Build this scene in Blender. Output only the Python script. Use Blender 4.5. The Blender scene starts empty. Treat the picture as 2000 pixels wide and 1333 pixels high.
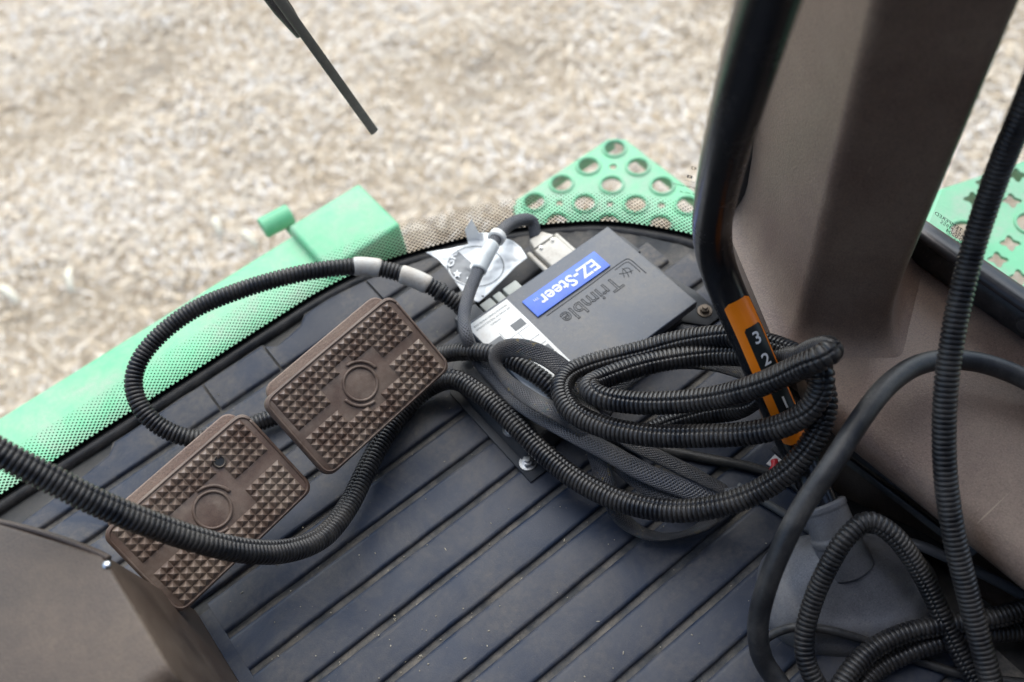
import bpy, bmesh, math, random
import numpy as np
from mathutils import Vector, Matrix, Euler, noise

random.seed(7); rng = np.random.default_rng(7)
scene = bpy.context.scene
C = scene.collection

# ------------------------------------------------------------------ camera
# world: X along the mat grooves (cab right), Y cab forward, Z up, mat top at z = 0
CAM_H = 0.95
FPX = 1921.0
R = np.array([[0.78131453, -0.55618666, 0.28320312],
              [-0.61633905, -0.6160472, 0.49052219],
              [-0.09835541, -0.55780125, -0.82412619]])
cam_d = bpy.data.cameras.new('camera')
cam = bpy.data.objects.new('camera', cam_d); C.objects.link(cam)
cam.matrix_world = Matrix(((R[0, 0], -R[0, 1], -R[0, 2], 0.0),
                           (R[1, 0], -R[1, 1], -R[1, 2], 0.0),
                           (R[2, 0], -R[2, 1], -R[2, 2], CAM_H), (0, 0, 0, 1)))
cam_d.sensor_width = 36.0
cam_d.lens = FPX / 2000 * 36.0
cam_d.clip_start = 0.02
cam_d.clip_end = 400
cam_d.dof.use_dof = True
cam_d.dof.focus_distance = 0.97
cam_d.dof.aperture_fstop = 3.4
scene.camera = cam

# ------------------------------------------------------------------ light
SUN_EL, SUN_AZ = math.radians(54), math.radians(34)   # azimuth from +Y (cab forward) towards +X
world = bpy.data.worlds.new('World'); scene.world = world
world.use_nodes = True
wn = world.node_tree.nodes; wl = world.node_tree.links
sky = wn.new('ShaderNodeTexSky'); sky.sky_type = 'NISHITA'; sky.sun_disc = False
sky.sun_elevation = SUN_EL; sky.sun_rotation = SUN_AZ
sky.dust_density = 2.0; sky.air_density = 1.0; sky.ozone_density = 1.0
wl.new(sky.outputs[0], wn['Background'].inputs[0])
wn['Background'].inputs[1].default_value = 0.11
sun_d = bpy.data.lights.new('sun', 'SUN'); sun_d.energy = 1.5; sun_d.angle = math.radians(80)
sun_d.color = (1.0, 0.97, 0.93)
sun = bpy.data.objects.new('sun', sun_d); C.objects.link(sun)
sdir = Vector((math.sin(SUN_AZ) * math.cos(SUN_EL), math.cos(SUN_AZ) * math.cos(SUN_EL), math.sin(SUN_EL)))
sun.rotation_euler = sdir.to_track_quat('Z', 'Y').to_euler()
sun.location = (0, 3, 6)
scene.view_settings.view_transform = 'Standard'
scene.view_settings.look = 'None'
scene.view_settings.exposure = 1.35
scene.view_settings.gamma = 1.0

# ------------------------------------------------------------------ helpers
def P(px, py, z):
    """photo pixel (2000 wide) -> world point on the horizontal plane z"""
    d = R @ np.array([px - 1000.0, py - 667.0, FPX])
    t = (z - CAM_H) / d[2]
    return np.array([d[0] * t, d[1] * t, z])

def PY(px, py, Y):
    d = R @ np.array([px - 1000.0, py - 667.0, FPX])
    t = Y / d[1]
    return np.array([d[0] * t, Y, CAM_H + d[2] * t])

def new_mesh(name, verts, faces, smooth=False, uv=None):
    me = bpy.data.meshes.new(name)
    me.from_pydata([tuple(v) for v in verts], [], [tuple(f) for f in faces])
    if uv is not None:
        lay = me.uv_layers.new(name='UVMap')
        li = np.empty(len(me.loops), dtype=np.int32); me.loops.foreach_get('vertex_index', li)
        lay.data.foreach_set('uv', np.asarray(uv, dtype=np.float32)[li].ravel())
    if smooth: me.polygons.foreach_set('use_smooth', [True] * len(me.polygons))
    me.update()
    return me

def link(name, me, mat=None, parent=None):
    o = bpy.data.objects.new(name, me); C.objects.link(o)
    if mat is not None and me is not None:
        me.materials.clear(); me.materials.append(mat)
    if parent is not None: adopt(o, parent)
    return o

def base_matrix(o):
    m = o.matrix_basis.copy()
    if o.parent is not None: m = base_matrix(o.parent) @ o.matrix_parent_inverse @ m
    return m

def adopt(o, parent):
    o.parent = parent
    o.matrix_parent_inverse = base_matrix(parent).inverted()

def tag(o, label, cat=None, group=None, kind=None):
    if label: o['label'] = label
    if cat: o['category'] = cat
    if group: o['group'] = group
    if kind: o['kind'] = kind
    return o

def thing(name, label, cat, loc=(0, 0, 0), group=None):
    o = bpy.data.objects.new(name, None); C.objects.link(o)
    o.empty_display_size = 0.02
    o.location = loc
    return tag(o, label, cat, group)

def bm_mesh(name, bm, smooth=False):
    me = bpy.data.meshes.new(name); bm.to_mesh(me); bm.free()
    if smooth: me.polygons.foreach_set('use_smooth', [True] * len(me.polygons))
    return me

def autosmooth(me, deg=35):
    me.polygons.foreach_set('use_smooth', [True] * len(me.polygons))
    try: me.set_sharp_from_angle(angle=math.radians(deg))
    except Exception: pass
    return me

def box_mesh(name, lo, hi, bev=0.0, seg=2):
    bm = bmesh.new(); bmesh.ops.create_cube(bm, size=1)
    for v in bm.verts:
        v.co = Vector([(lo[i] + hi[i]) / 2 + v.co[i] * (hi[i] - lo[i]) for i in range(3)])
    if bev > 0: bmesh.ops.bevel(bm, geom=bm.edges[:] , offset=bev, segments=seg, affect='EDGES', profile=0.6)
    return autosmooth(bm_mesh(name, bm), 50)

def prism_mesh(name, bottom, top, bev=0.0, seg=3, sharp=45):
    """closed prism between two outlines (lists of 3D points, same count)"""
    bm = bmesh.new()
    b = [bm.verts.new(tuple(p)) for p in bottom]; t = [bm.verts.new(tuple(p)) for p in top]
    n = len(b)
    bm.faces.new(b[::-1]); bm.faces.new(t)
    for i in range(n): bm.faces.new((b[i], b[(i + 1) % n], t[(i + 1) % n], t[i]))
    bmesh.ops.recalc_face_normals(bm, faces=bm.faces)
    if bev > 0: bmesh.ops.bevel(bm, geom=bm.edges[:], offset=bev, segments=seg, affect='EDGES', profile=0.5)
    return autosmooth(bm_mesh(name, bm), sharp)

def rrect(w, h, r, n=6):
    pts = []
    for cx, cy, a0 in ((w/2-r, h/2-r, 0), (-w/2+r, h/2-r, 90), (-w/2+r, -h/2+r, 180), (w/2-r, -h/2+r, 270)):
        for i in range(n + 1):
            a = math.radians(a0 + 90 * i / n); pts.append((cx + r * math.cos(a), cy + r * math.sin(a)))
    return pts

def slab_mesh(name, outline, z0, z1, bev=0.0, M=None):
    """2D outline extruded between z0, z1 with a stepped rounded top edge"""
    o = np.array(outline); cen = o.mean(0)
    def inset(d):
        v = o - cen; l = np.linalg.norm(v, axis=1, keepdims=True); return cen + v * (1 - d / l)
    rings = [(o, z0), (o, z1 - bev)]
    if bev > 0:
        for k in (1, 2, 3):
            a = k / 3 * math.pi / 2
            rings.append((inset(bev * (1 - math.cos(a))), z1 - bev + bev * math.sin(a)))
    else: rings = [(o, z0), (o, z1)]
    V = []; F = []; n = len(o)
    for ring, z in rings: V += [(p[0], p[1], z) for p in ring]
    for k in range(len(rings) - 1):
        for i in range(n):
            j = (i + 1) % n; F.append((k*n+i, k*n+j, (k+1)*n+j, (k+1)*n+i))
    F.append(tuple(range(n - 1, -1, -1))); F.append(tuple(range((len(rings)-1)*n, len(rings)*n)))
    me = new_mesh(name, V, F)
    if M is not None: me.transform(M)
    return autosmooth(me, 50)

def cyl_mesh(name, p0, p1, r0, r1=None, n=20, cap=True, bev=0.0):
    p0 = Vector(p0); p1 = Vector(p1); r1 = r0 if r1 is None else r1
    ax = (p1 - p0); L = ax.length; q = ax.to_track_quat('Z', 'Y').to_matrix().to_4x4()
    prof = [(r0, 0), (r1, L)]
    if bev: prof = [(r0 - bev, 0), (r0, bev), (r1, L - bev), (r1 - bev, L)]
    V = []; F = []
    for r, z in prof:
        for i in range(n):
            a = 2 * math.pi * i / n; V.append((r * math.cos(a), r * math.sin(a), z))
    for k in range(len(prof) - 1):
        for i in range(n):
            j = (i + 1) % n; F.append((k*n+i, k*n+j, (k+1)*n+j, (k+1)*n+i))
    if cap: F.append(tuple(range(n-1, -1, -1))); F.append(tuple(range((len(prof)-1)*n, len(prof)*n)))
    me = new_mesh(name, V, F); me.transform(Matrix.Translation(p0) @ q)
    return autosmooth(me, 40)

def catmull(pts, step=0.002):
    p = np.array(pts, float)
    p = np.vstack([2 * p[0] - p[1], p, 2 * p[-1] - p[-2]])
    out = []
    for i in range(1, len(p) - 2):
        p0, p1, p2, p3 = p[i-1], p[i], p[i+1], p[i+2]
        d = lambda a, b: max(np.linalg.norm(b - a), 1e-6) ** 0.5
        t0 = 0; t1 = t0 + d(p0, p1); t2 = t1 + d(p1, p2); t3 = t2 + d(p2, p3)
        n = max(4, int(np.linalg.norm(p2 - p1) / step))
        for t in np.linspace(t1, t2, n, endpoint=False):
            A1 = (t1-t)/(t1-t0)*p0 + (t-t0)/(t1-t0)*p1; A2 = (t2-t)/(t2-t1)*p1 + (t-t1)/(t2-t1)*p2
            A3 = (t3-t)/(t3-t2)*p2 + (t-t2)/(t3-t2)*p3
            B1 = (t2-t)/(t2-t0)*A1 + (t-t0)/(t2-t0)*A2; B2 = (t3-t)/(t3-t1)*A2 + (t-t1)/(t3-t1)*A3
            out.append((t2-t)/(t2-t1)*B1 + (t-t1)/(t2-t1)*B2)
    out.append(p[-2])
    out = np.array(out)
    k = max(1, int(0.008 / step))       # light smoothing keeps hose bends round
    if k > 1 and len(out) > 4 * k:
        ker = np.ones(2*k+1) / (2*k+1)
        pad = np.vstack([np.repeat(out[:1], k, 0), out, np.repeat(out[-1:], k, 0)])
        sm = np.stack([np.convolve(pad[:, c], ker, 'valid') for c in range(3)], 1)
        sm[0], sm[-1] = out[0], out[-1]; out = sm
    return out

class Path:
    def __init__(self, pts, step=0.002, up=None):
        self.p = catmull(pts, step)
        seg = np.linalg.norm(np.diff(self.p, axis=0), axis=1)
        self.s = np.concatenate([[0], np.cumsum(seg)]); self.L = self.s[-1]
        t = np.gradient(self.p, axis=0); self.t = t / np.linalg.norm(t, axis=1, keepdims=True)
        n = np.zeros_like(self.t)
        if up is None:
            v = np.cross(self.t[0], [0, 0, 1.0])
            if np.linalg.norm(v) < 1e-3: v = np.array([1.0, 0, 0])
            v = np.cross(v, self.t[0])
            for i in range(len(self.t)):
                v = v - self.t[i] * (v @ self.t[i]); v /= np.linalg.norm(v); n[i] = v
        else:
            u = np.array(up, float)
            v = u - self.t * (self.t @ u)[:, None]; n = v / np.linalg.norm(v, axis=1, keepdims=True)
        self.n = n
    def at(self, s):
        s = np.atleast_1d(s)
        f = lambda a: np.stack([np.interp(s, self.s, a[:, c]) for c in range(3)], 1)
        p, t, n = f(self.p), f(self.t), f(self.n)
        t /= np.linalg.norm(t, axis=1, keepdims=True)
        n -= t * (n * t).sum(1, keepdims=True); n /= np.linalg.norm(n, axis=1, keepdims=True)
        return p, t, n, np.cross(t, n)

def sweep(name, path, S, off_n, off_b, smooth=True, cap=True, sharp=None):
    """off_n/off_b: arrays (rings, segs) offsets along normal / binormal"""
    p, t, n, b = path.at(S)
    m, k = off_n.shape
    V = p[:, None] + off_n[:, :, None] * n[:, None] + off_b[:, :, None] * b[:, None]
    V = V.reshape(-1, 3)
    i = np.arange(m - 1)[:, None] * k; j = np.arange(k)[None]; j2 = (j + 1) % k
    F = np.stack([i + j, i + j2, i + k + j2, i + k + j], 2).reshape(-1, 4).tolist()
    if cap: F.append(list(range(k - 1, -1, -1))); F.append(list(range((m - 1) * k, m * k)))
    ang = np.linspace(0, 1, k, endpoint=False)
    uv = np.stack([np.repeat(S, k), np.tile(np.abs(ang * 2 - 1), m)], 1)   # u = metres, v = 0..1..0 round
    me = new_mesh(name, V, F, smooth, uv)
    if sharp: autosmooth(me, sharp)
    return me

def corrugated(name, pts, od, pitch=0.0046, seam=None, twist=1.5, s0=0.0, s1=None):
    path = Path(pts, up=None if seam is None else (0.0, -0.35, 0.94)); s1 = path.L if s1 is None else s1
    n = int((s1 - s0) / pitch)
    prof = [(0.0, -1), (0.16, -1), (0.24, -0.25), (0.36, 0), (0.80, 0), (0.92, -0.25)]
    S = []; D = []
    for i in range(n):
        for a, d in prof: S.append(s0 + (i + a) * pitch); D.append(d)
    S = np.array(S); D = np.array(D) * od * 0.085
    k = 20
    th = np.linspace(0, 2 * np.pi, k, endpoint=False)
    rr = np.full(k, 1.0)
    if seam is not None:
        th = np.concatenate([th[1:], [-0.13, -0.05, 0.05, 0.13]]); th = np.sort(th + 0.0); k = len(th)
        rr = np.where(np.abs(th) < 0.06, 0.80, 1.0)
    TH = th[None] + (0 if seam is None else seam) + twist * (S[:, None] - S[0])
    rad = (od / 2 + D)[:, None] * rr[None]
    if seam is not None:                       # the two lips of the slit do not quite line up
        rad = rad + np.where((th > 0.05) & (th < 0.5), -0.0005, 0)[None]
    return sweep(name, path, S, rad * np.cos(TH), rad * np.sin(TH), True), path

def roundtube(name, pts, r, k=18, step=0.003, taper=None, cap=True):
    path = Path(pts); m = max(4, int(path.L / step)); S = np.linspace(0, path.L, m)
    th = np.linspace(0, 2 * np.pi, k, endpoint=False)
    rad = np.full((m, 1), r) if taper is None else np.interp(S / path.L, *zip(*taper))[:, None]
    return sweep(name, path, S, rad * np.cos(th)[None], rad * np.sin(th)[None], True, cap), path

def flat_braid(name, pts, w, t, twist, up=(0, 0, 1)):
    path = Path(pts, up=up); m = max(8, int(path.L / 0.003)); S = np.linspace(0, path.L, m)
    k = 24; th = np.linspace(0, 2 * np.pi, k, endpoint=False)
    xs = np.sign(np.cos(th)) * np.abs(np.cos(th)) ** 0.8; ys = np.sign(np.sin(th)) * np.abs(np.sin(th)) ** 0.8
    if np.isscalar(w): w = ((0, w), (1, w))
    if np.isscalar(t): t = ((0, t), (1, t))
    W = np.interp(S / path.L, *zip(*w))[:, None] / 2; T = np.interp(S / path.L, *zip(*t))[:, None] / 2
    a = np.radians(np.interp(S / path.L, *zip(*twist)))[:, None]
    e = xs[None] * W; f = ys[None] * T
    return sweep(name, path, S, f * np.cos(a) + e * np.sin(a), e * np.cos(a) - f * np.sin(a), True), path

def s_near(path, px, py):
    c = (R.T @ (path.p - np.array([0, 0, CAM_H])).T).T
    q = np.stack([1000 + FPX * c[:, 0] / c[:, 2], 667 + FPX * c[:, 1] / c[:, 2]], 1)
    return path.s[np.argmin(np.linalg.norm(q - [px, py], axis=1))]

def hexbolt(parent, at, axis, r, h, mat, washer=True, name='bolt'):
    at = Vector(at); axis = Vector(axis).normalized()
    bm = bmesh.new()
    bmesh.ops.create_cone(bm, segments=6, radius1=r, radius2=r * 0.96, depth=h, cap_ends=True, matrix=Matrix.Translation((0, 0, h / 2 + 0.0015)))
    bmesh.ops.bevel(bm, geom=bm.edges[:], offset=r * 0.12, segments=2, affect='EDGES')
    bmesh.ops.create_cone(bm, segments=20, radius1=r * 0.62, radius2=r * 0.5, depth=h * 0.5, cap_ends=True, matrix=Matrix.Translation((0, 0, h * 1.15 + 0.0015)))
    if washer: bmesh.ops.create_cone(bm, segments=24, radius1=r * 1.5, radius2=r * 1.42, depth=0.0016, cap_ends=True, matrix=Matrix.Translation((0, 0, 0.0008)))
    me = autosmooth(bm_mesh(name, bm), 30)
    me.transform(Matrix.Translation(at) @ axis.to_track_quat('Z', 'Y').to_matrix().to_4x4())
    return link(name, me, mat, parent)

# ------------------------------------------------------------------ materials
class NT:
    def __init__(self, name):
        self.m = bpy.data.materials.new(name); self.m.use_nodes = True
        self.t = self.m.node_tree; self.n = self.t.nodes
        self.bsdf = self.n['Principled BSDF']; self.out = self.n['Material Output']
    def node(self, kind, **kw):
        nd = self.n.new(kind)
        for k, v in kw.items(): setattr(nd, k, v)
        return nd
    def link(self, a, b): self.t.links.new(a, b)
    def val(self, sock, v):
        if hasattr(v, 'links') or hasattr(v, 'is_output'): self.link(v, sock)
        else: sock.default_value = v
    def math(self, op, a, b=0.0, c=None, clamp=False):
        nd = self.node('ShaderNodeMath', operation=op, use_clamp=clamp)
        self.val(nd.inputs[0], a); self.val(nd.inputs[1], b)
        if c is not None: self.val(nd.inputs[2], c)
        return nd.outputs[0]
    def coord(self, which='Object'):
        return self.node('ShaderNodeTexCoord').outputs[which]
    def noise(self, scale, detail=4, rough=0.55, vec=None, dist=0.0):
        nd = self.node('ShaderNodeTexNoise'); nd.inputs['Scale'].default_value = scale
        nd.inputs['Detail'].default_value = detail; nd.inputs['Roughness'].default_value = rough
        nd.inputs['Distortion'].default_value = dist
        self.link(vec if vec is not None else self.coord(), nd.inputs['Vector'])
        return nd.outputs['Fac']
    def ramp(self, fac, *stops):
        nd = self.node('ShaderNodeValToRGB'); self.link(fac, nd.inputs[0]); el = nd.color_ramp.elements
        while len(el) < len(stops): el.new(0.5)
        for e, (p, c) in zip(el, stops):
            e.position = p; e.color = (c, c, c, 1) if isinstance(c, (int, float)) else (*c, 1)
        return nd.outputs[0]
    def mix(self, fac, a, b):
        nd = self.node('ShaderNodeMix', data_type='RGBA')
        self.val(nd.inputs[0], fac)
        for s, v in ((nd.inputs[6], a), (nd.inputs[7], b)):
            if isinstance(v, tuple): s.default_value = (*v, 1)
            else: self.link(v, s)
        return nd.outputs[2]
    def bump(self, h, strength=0.3, dist=0.001, normal=None):
        nd = self.node('ShaderNodeBump'); nd.inputs['Strength'].default_value = strength
        nd.inputs['Distance'].default_value = dist; self.link(h, nd.inputs['Height'])
        if normal is not None: self.link(normal, nd.inputs['Normal'])
        return nd.outputs[0]

def material(name, col, rough=0.5, var=0.25, var_scale=18, dust=None, dust_amt=0.4, dust_scale=14,
             grain=0.0, grain_scale=900, metal=0.0, spec=0.5, speck=0.0, rough_dust=0.85, scratch=0.0, mottle=0.0):
    k = NT(name); b = k.bsdf
    c2 = tuple(x * (1 - var) for x in col); c3 = tuple(min(1, x * (1 + var)) for x in col)
    nz = k.noise(var_scale, 5, 0.6)
    base = k.mix(k.ramp(nz, (0.3, 0.0), (0.7, 1.0)), c2, c3)
    if mottle > 0:                                   # moulded grain
        base = k.mix(k.math('MULTIPLY', k.ramp(k.noise(620, 3, 0.7), (0.36, 1.0), (0.50, 0.0)), mottle), base, tuple(x * 0.35 for x in col))
        base = k.mix(k.math('MULTIPLY', k.ramp(k.noise(760, 3, 0.7), (0.54, 0.0), (0.66, 1.0)), mottle * 0.8), base, tuple(min(1, x * 1.9) for x in col))
    r = rough
    if dust is not None:
        d1 = k.noise(dust_scale, 8, 0.68, dist=0.3)
        d2 = k.noise(dust_scale * 14, 4, 0.7)
        f = k.math('MULTIPLY', k.ramp(d1, (0.40, 0.0), (0.72, 1.0)), k.ramp(d2, (0.25, 0.35), (0.7, 1.0)))
        f = k.math('MULTIPLY', f, dust_amt)
        if speck > 0:
            sp = k.ramp(k.noise(420, 2, 0.5), (0.70, 0.0), (0.76, 1.0))
            f = k.math('MAXIMUM', f, k.math('MULTIPLY', sp, speck))
        if scratch > 0:
            for rot, sc_ in (((0.3, 0.2, 0.6), (3, 220, 90)), ((0.9, -0.3, -0.5), (5, 260, 60)), ((0.2, 1.1, 1.4), (4, 150, 120))):
                mp = k.node('ShaderNodeMapping'); mp.inputs['Scale'].default_value = sc_; mp.inputs['Rotation'].default_value = rot
                k.link(k.coord(), mp.inputs['Vector'])
                ln = k.ramp(k.noise(1.0, 2, 0.5, vec=mp.outputs[0]), (0.735, 0.0), (0.78, 1.0))
                f = k.math('MAXIMUM', f, k.math('MULTIPLY', k.math('MULTIPLY', ln, k.ramp(k.noise(7, 3, 0.6), (0.48, 0.0), (0.66, 1.0))), scratch))
        base = k.mix(f, base, dust)
        r = k.math('ADD', k.math('MULTIPLY', f, rough_dust - rough), rough)
    k.link(base, b.inputs['Base Color']); k.val(b.inputs['Roughness'], r)
    b.inputs['Metallic'].default_value = metal; b.inputs['Specular IOR Level'].default_value = spec
    if grain > 0:
        g = k.noise(grain_scale, 3, 0.6)
        k.link(k.bump(g, grain, 0.0006), b.inputs['Normal'])
    return k.m

DUST = (0.30, 0.26, 0.21)
M = {}
M['mat'] = None
M['groove'] = material('mat_groove_dirt', (0.045, 0.048, 0.052), 0.8, 0.3, 40, (0.30, 0.26, 0.21), 0.75, 24, 0.5, 300)
M['pad'] = material('pedal_rubber', (0.100, 0.062, 0.046), 0.40, 0.22, 40, (0.33, 0.27, 0.215), 0.65, 15, 0.25, 900, speck=0.25, mottle=0.35)
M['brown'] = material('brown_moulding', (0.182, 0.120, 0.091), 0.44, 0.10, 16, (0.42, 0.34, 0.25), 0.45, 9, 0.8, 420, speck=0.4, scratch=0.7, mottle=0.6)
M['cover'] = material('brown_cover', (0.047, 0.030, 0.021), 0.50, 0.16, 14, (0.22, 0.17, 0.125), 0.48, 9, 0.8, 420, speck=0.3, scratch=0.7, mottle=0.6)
M['loom'] = material('black_loom', (0.0095, 0.010, 0.0125), 0.29, 0.25, 60, (0.19, 0.17, 0.145), 0.42, 26, 0.10, 900)
M['rubber'] = material('black_rubber', (0.017, 0.018, 0.021), 0.42, 0.25, 40, (0.24, 0.22, 0.19), 0.42, 20, 0.3, 700, speck=0.5, mottle=0.4)
M['boot'] = material('boot_rubber', (0.125, 0.128, 0.142), 0.42, 0.2, 30, (0.32, 0.29, 0.24), 0.6, 12, 0.35, 500, speck=0.45, mottle=0.45)
M['blackpaint'] = material('black_paint', (0.006, 0.007, 0.010), 0.24, 0.2, 40, (0.12, 0.11, 0.10), 0.12, 30, 0.05, 500)
M['blackplastic'] = material('black_plastic', (0.018, 0.019, 0.021), 0.42, 0.25, 30, (0.18, 0.16, 0.13), 0.4, 18, 0.3, 900)
M['carpet'] = material('black_edging', (0.010, 0.010, 0.011), 0.9, 0.3, 40, (0.1, 0.09, 0.08), 0.3, 30, 0.8, 500, spec=0.2)
M['casebox'] = material('controller_plastic', (0.050, 0.066, 0.094), 0.38, 0.08, 22, (0.32, 0.28, 0.22), 0.60, 11, 0.2, 900, speck=0.7, scratch=0.35, mottle=0.2)
M['casedark'] = material('controller_dark', (0.035, 0.040, 0.047), 0.5, 0.2, 22, (0.2, 0.17, 0.14), 0.4, 13, 0.2, 1100)
M['ink'] = material('dark_ink', (0.02, 0.022, 0.026), 0.6, 0.1)
M['blue'] = material('blue_badge', (0.03, 0.13, 0.62), 0.35, 0.12, 50, (0.3, 0.3, 0.35), 0.3, 40, 0.05, 600)
M['white'] = material('white_print', (0.78, 0.79, 0.80), 0.5, 0.05, 60, (0.4, 0.36, 0.3), 0.25, 60)
M['label'] = material('white_label', (0.72, 0.73, 0.72), 0.45, 0.05, 40, (0.38, 0.30, 0.22), 0.55, 28)
M['greyprint'] = material('grey_print', (0.10, 0.11, 0.12), 0.5, 0.1)
M['beige'] = material('beige_connector', (0.66, 0.63, 0.56), 0.45, 0.06, 40, (0.20, 0.14, 0.09), 0.7, 26, 0.1, 800)
M['paleplug'] = material('pale_plug', (0.42, 0.44, 0.40), 0.5, 0.1, 40, (0.25, 0.2, 0.14), 0.5, 30)
M['steel'] = material('zinc_steel', (0.62, 0.64, 0.66), 0.30, 0.1, 60, (0.25, 0.21, 0.16), 0.35, 60, metal=1.0)
M['darksteel'] = material('dark_steel', (0.12, 0.10, 0.085), 0.55, 0.2, 60, (0.25, 0.2, 0.14), 0.5, 60, metal=0.6)
M['orange'] = material('orange_decal', (1.0, 0.245, 0.006), 0.36, 0.05, 30, (0.5, 0.25, 0.1), 0.10, 50)
M['decalblack'] = material('decal_black', (0.012, 0.016, 0.017), 0.40, 0.1)
M['green'] = material('green_paint', (0.105, 0.44, 0.225), 0.38, 0.12, 8, (0.40, 0.40, 0.35), 0.95, 13.0, 0.05, 300, speck=0.4, scratch=0.5)
M['red'] = material('red_plastic', (0.55, 0.03, 0.04), 0.4, 0.05)
M['tape'] = material('silver_tape', (0.62, 0.60, 0.55), 0.35, 0.12, 60, (0.30, 0.20, 0.11), 0.8, 60, 0.2, 300)
M['husk'] = material('corn_husk', (0.72, 0.66, 0.52), 0.7, 0.1, 30)
M['crumb'] = material('straw_crumb', (0.36, 0.33, 0.26), 0.8, 0.4, 90)
M['blade'] = material('wiper_rubber', (0.010, 0.012, 0.012), 0.5, 0.2, 40, (0.12, 0.12, 0.11), 0.3, 20)
M['shadewall'] = material('shade_wall_lining', (0.07, 0.065, 0.06), 0.9, 0.1, 8)  # dark finish of the added, unseen shade walls and roof

def mat_rubber():
    k = NT('mat_rubber'); b = k.bsdf
    xyz = k.node('ShaderNodeSeparateXYZ'); k.link(k.coord(), xyz.inputs[0])
    base = k.mix(k.ramp(k.noise(9, 5, 0.6), (0.3, 0.0), (0.7, 1.0)), (0.014, 0.023, 0.045), (0.021, 0.032, 0.058))
    front = k.math('MULTIPLY_ADD', xyz.outputs[1], 3.6, -1.55, clamp=True)        # boots carry soil to the front edge
    right = k.math('MULTIPLY_ADD', xyz.outputs[0], 3.0, -0.25, clamp=True)
    amt = k.math('ADD', k.math('MULTIPLY', k.math('MULTIPLY', front, k.math('ADD', right, 0.25)), 1.5), 0.42, clamp=True)
    d1 = k.ramp(k.noise(10, 9, 0.72, dist=0.6), (0.40, 0.0), (0.66, 1.0)); d2 = k.ramp(k.noise(130, 5, 0.7), (0.3, 0.25), (0.65, 1.0))
    f = k.math('MULTIPLY', k.math('MULTIPLY', d1, d2), amt)
    f = k.math('MAXIMUM', f, k.math('MULTIPLY', k.math('MULTIPLY', front, right), k.ramp(k.noise(40, 6, 0.7), (0.25, 0.2), (0.6, 0.75))))
    sp = k.ramp(k.noise(330, 2, 0.5), (0.70, 0.0), (0.76, 0.55)); f = k.math('MAXIMUM', f, sp)
    sv = k.node('ShaderNodeMapping'); sv.inputs['Scale'].default_value = (14, 160, 40); sv.inputs['Rotation'].default_value = (0, 0, 0.5); k.link(k.coord(), sv.inputs['Vector'])
    scr = k.ramp(k.noise(1.0, 3, 0.5, vec=sv.outputs[0]), (0.66, 0.0), (0.80, 0.45)); f = k.math('MAXIMUM', f, scr)
    b.inputs['Specular IOR Level'].default_value = 0.32
    k.link(k.mix(f, base, (0.205, 0.182, 0.150)), b.inputs['Base Color'])
    k.link(k.math('MULTIPLY_ADD', f, 0.4, k.math('MULTIPLY_ADD', k.noise(22, 4, 0.6), 0.22, 0.34)), b.inputs['Roughness'])
    k.link(k.bump(k.noise(600, 3, 0.6), 0.3, 0.0006, k.bump(k.noise(14, 3, 0.5), 0.25, 0.004)), b.inputs['Normal'])
    return k.m
M['mat'] = mat_rubber()

# braided sleeve: woven strands from the swept tube's own coordinates
def braid_mat(name, col, hi, n_round, pitch, colour=True):
    k = NT(name); b = k.bsdf
    uv = k.node('ShaderNodeSeparateXYZ'); k.link(k.coord('UV'), uv.inputs[0])
    u = k.math('DIVIDE', uv.outputs[0], pitch); v = k.math('MULTIPLY', uv.outputs[1], n_round)
    a = k.math('ADD', u, v); c = k.math('SUBTRACT', u, v)
    s1 = k.math('SINE', k.math('MULTIPLY', a, 6.2832)); s2 = k.math('SINE', k.math('MULTIPLY', c, 6.2832))
    h = k.math('MAXIMUM', s1, s2); h = k.math('MULTIPLY_ADD', h, 0.5, 0.5)
    base = k.mix(k.ramp(h, (0.35, 0.0), (0.95, 1.0)), col, hi)
    if colour:
        cn = k.noise(260, 3, 0.6)
        tint = k.ramp(cn, (0.30, (0.02, 0.10, 0.08)), (0.45, (0.06, 0.06, 0.08)), (0.58, (0.10, 0.10, 0.11)), (0.66, (0.34, 0.25, 0.06)))
        base = k.mix(k.ramp(k.noise(45, 3, 0.6), (0.46, 0.0), (0.62, 0.6)), base, tint)
    d = k.math('MULTIPLY', k.ramp(k.noise(28, 6, 0.65), (0.42, 0.0), (0.72, 1.0)), 0.4)
    base = k.mix(d, base, (0.19, 0.17, 0.15))
    k.link(base, b.inputs['Base Color']); b.inputs['Roughness'].default_value = 0.40
    k.link(k.bump(h, 0.8, 0.0010), b.inputs['Normal'])
    return k.m
M['braid'] = braid_mat('braided_sleeve', (0.008, 0.009, 0.011), (0.060, 0.063, 0.074), 13, 0.0040)
M['braidgrey'] = braid_mat('grey_braided_sleeve', (0.014, 0.016, 0.020), (0.088, 0.095, 0.115), 8, 0.0038, False)
M['braiddark'] = braid_mat('dark_braided_sleeve', (0.008, 0.009, 0.011), (0.062, 0.065, 0.075), 9, 0.0040, False)

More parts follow.
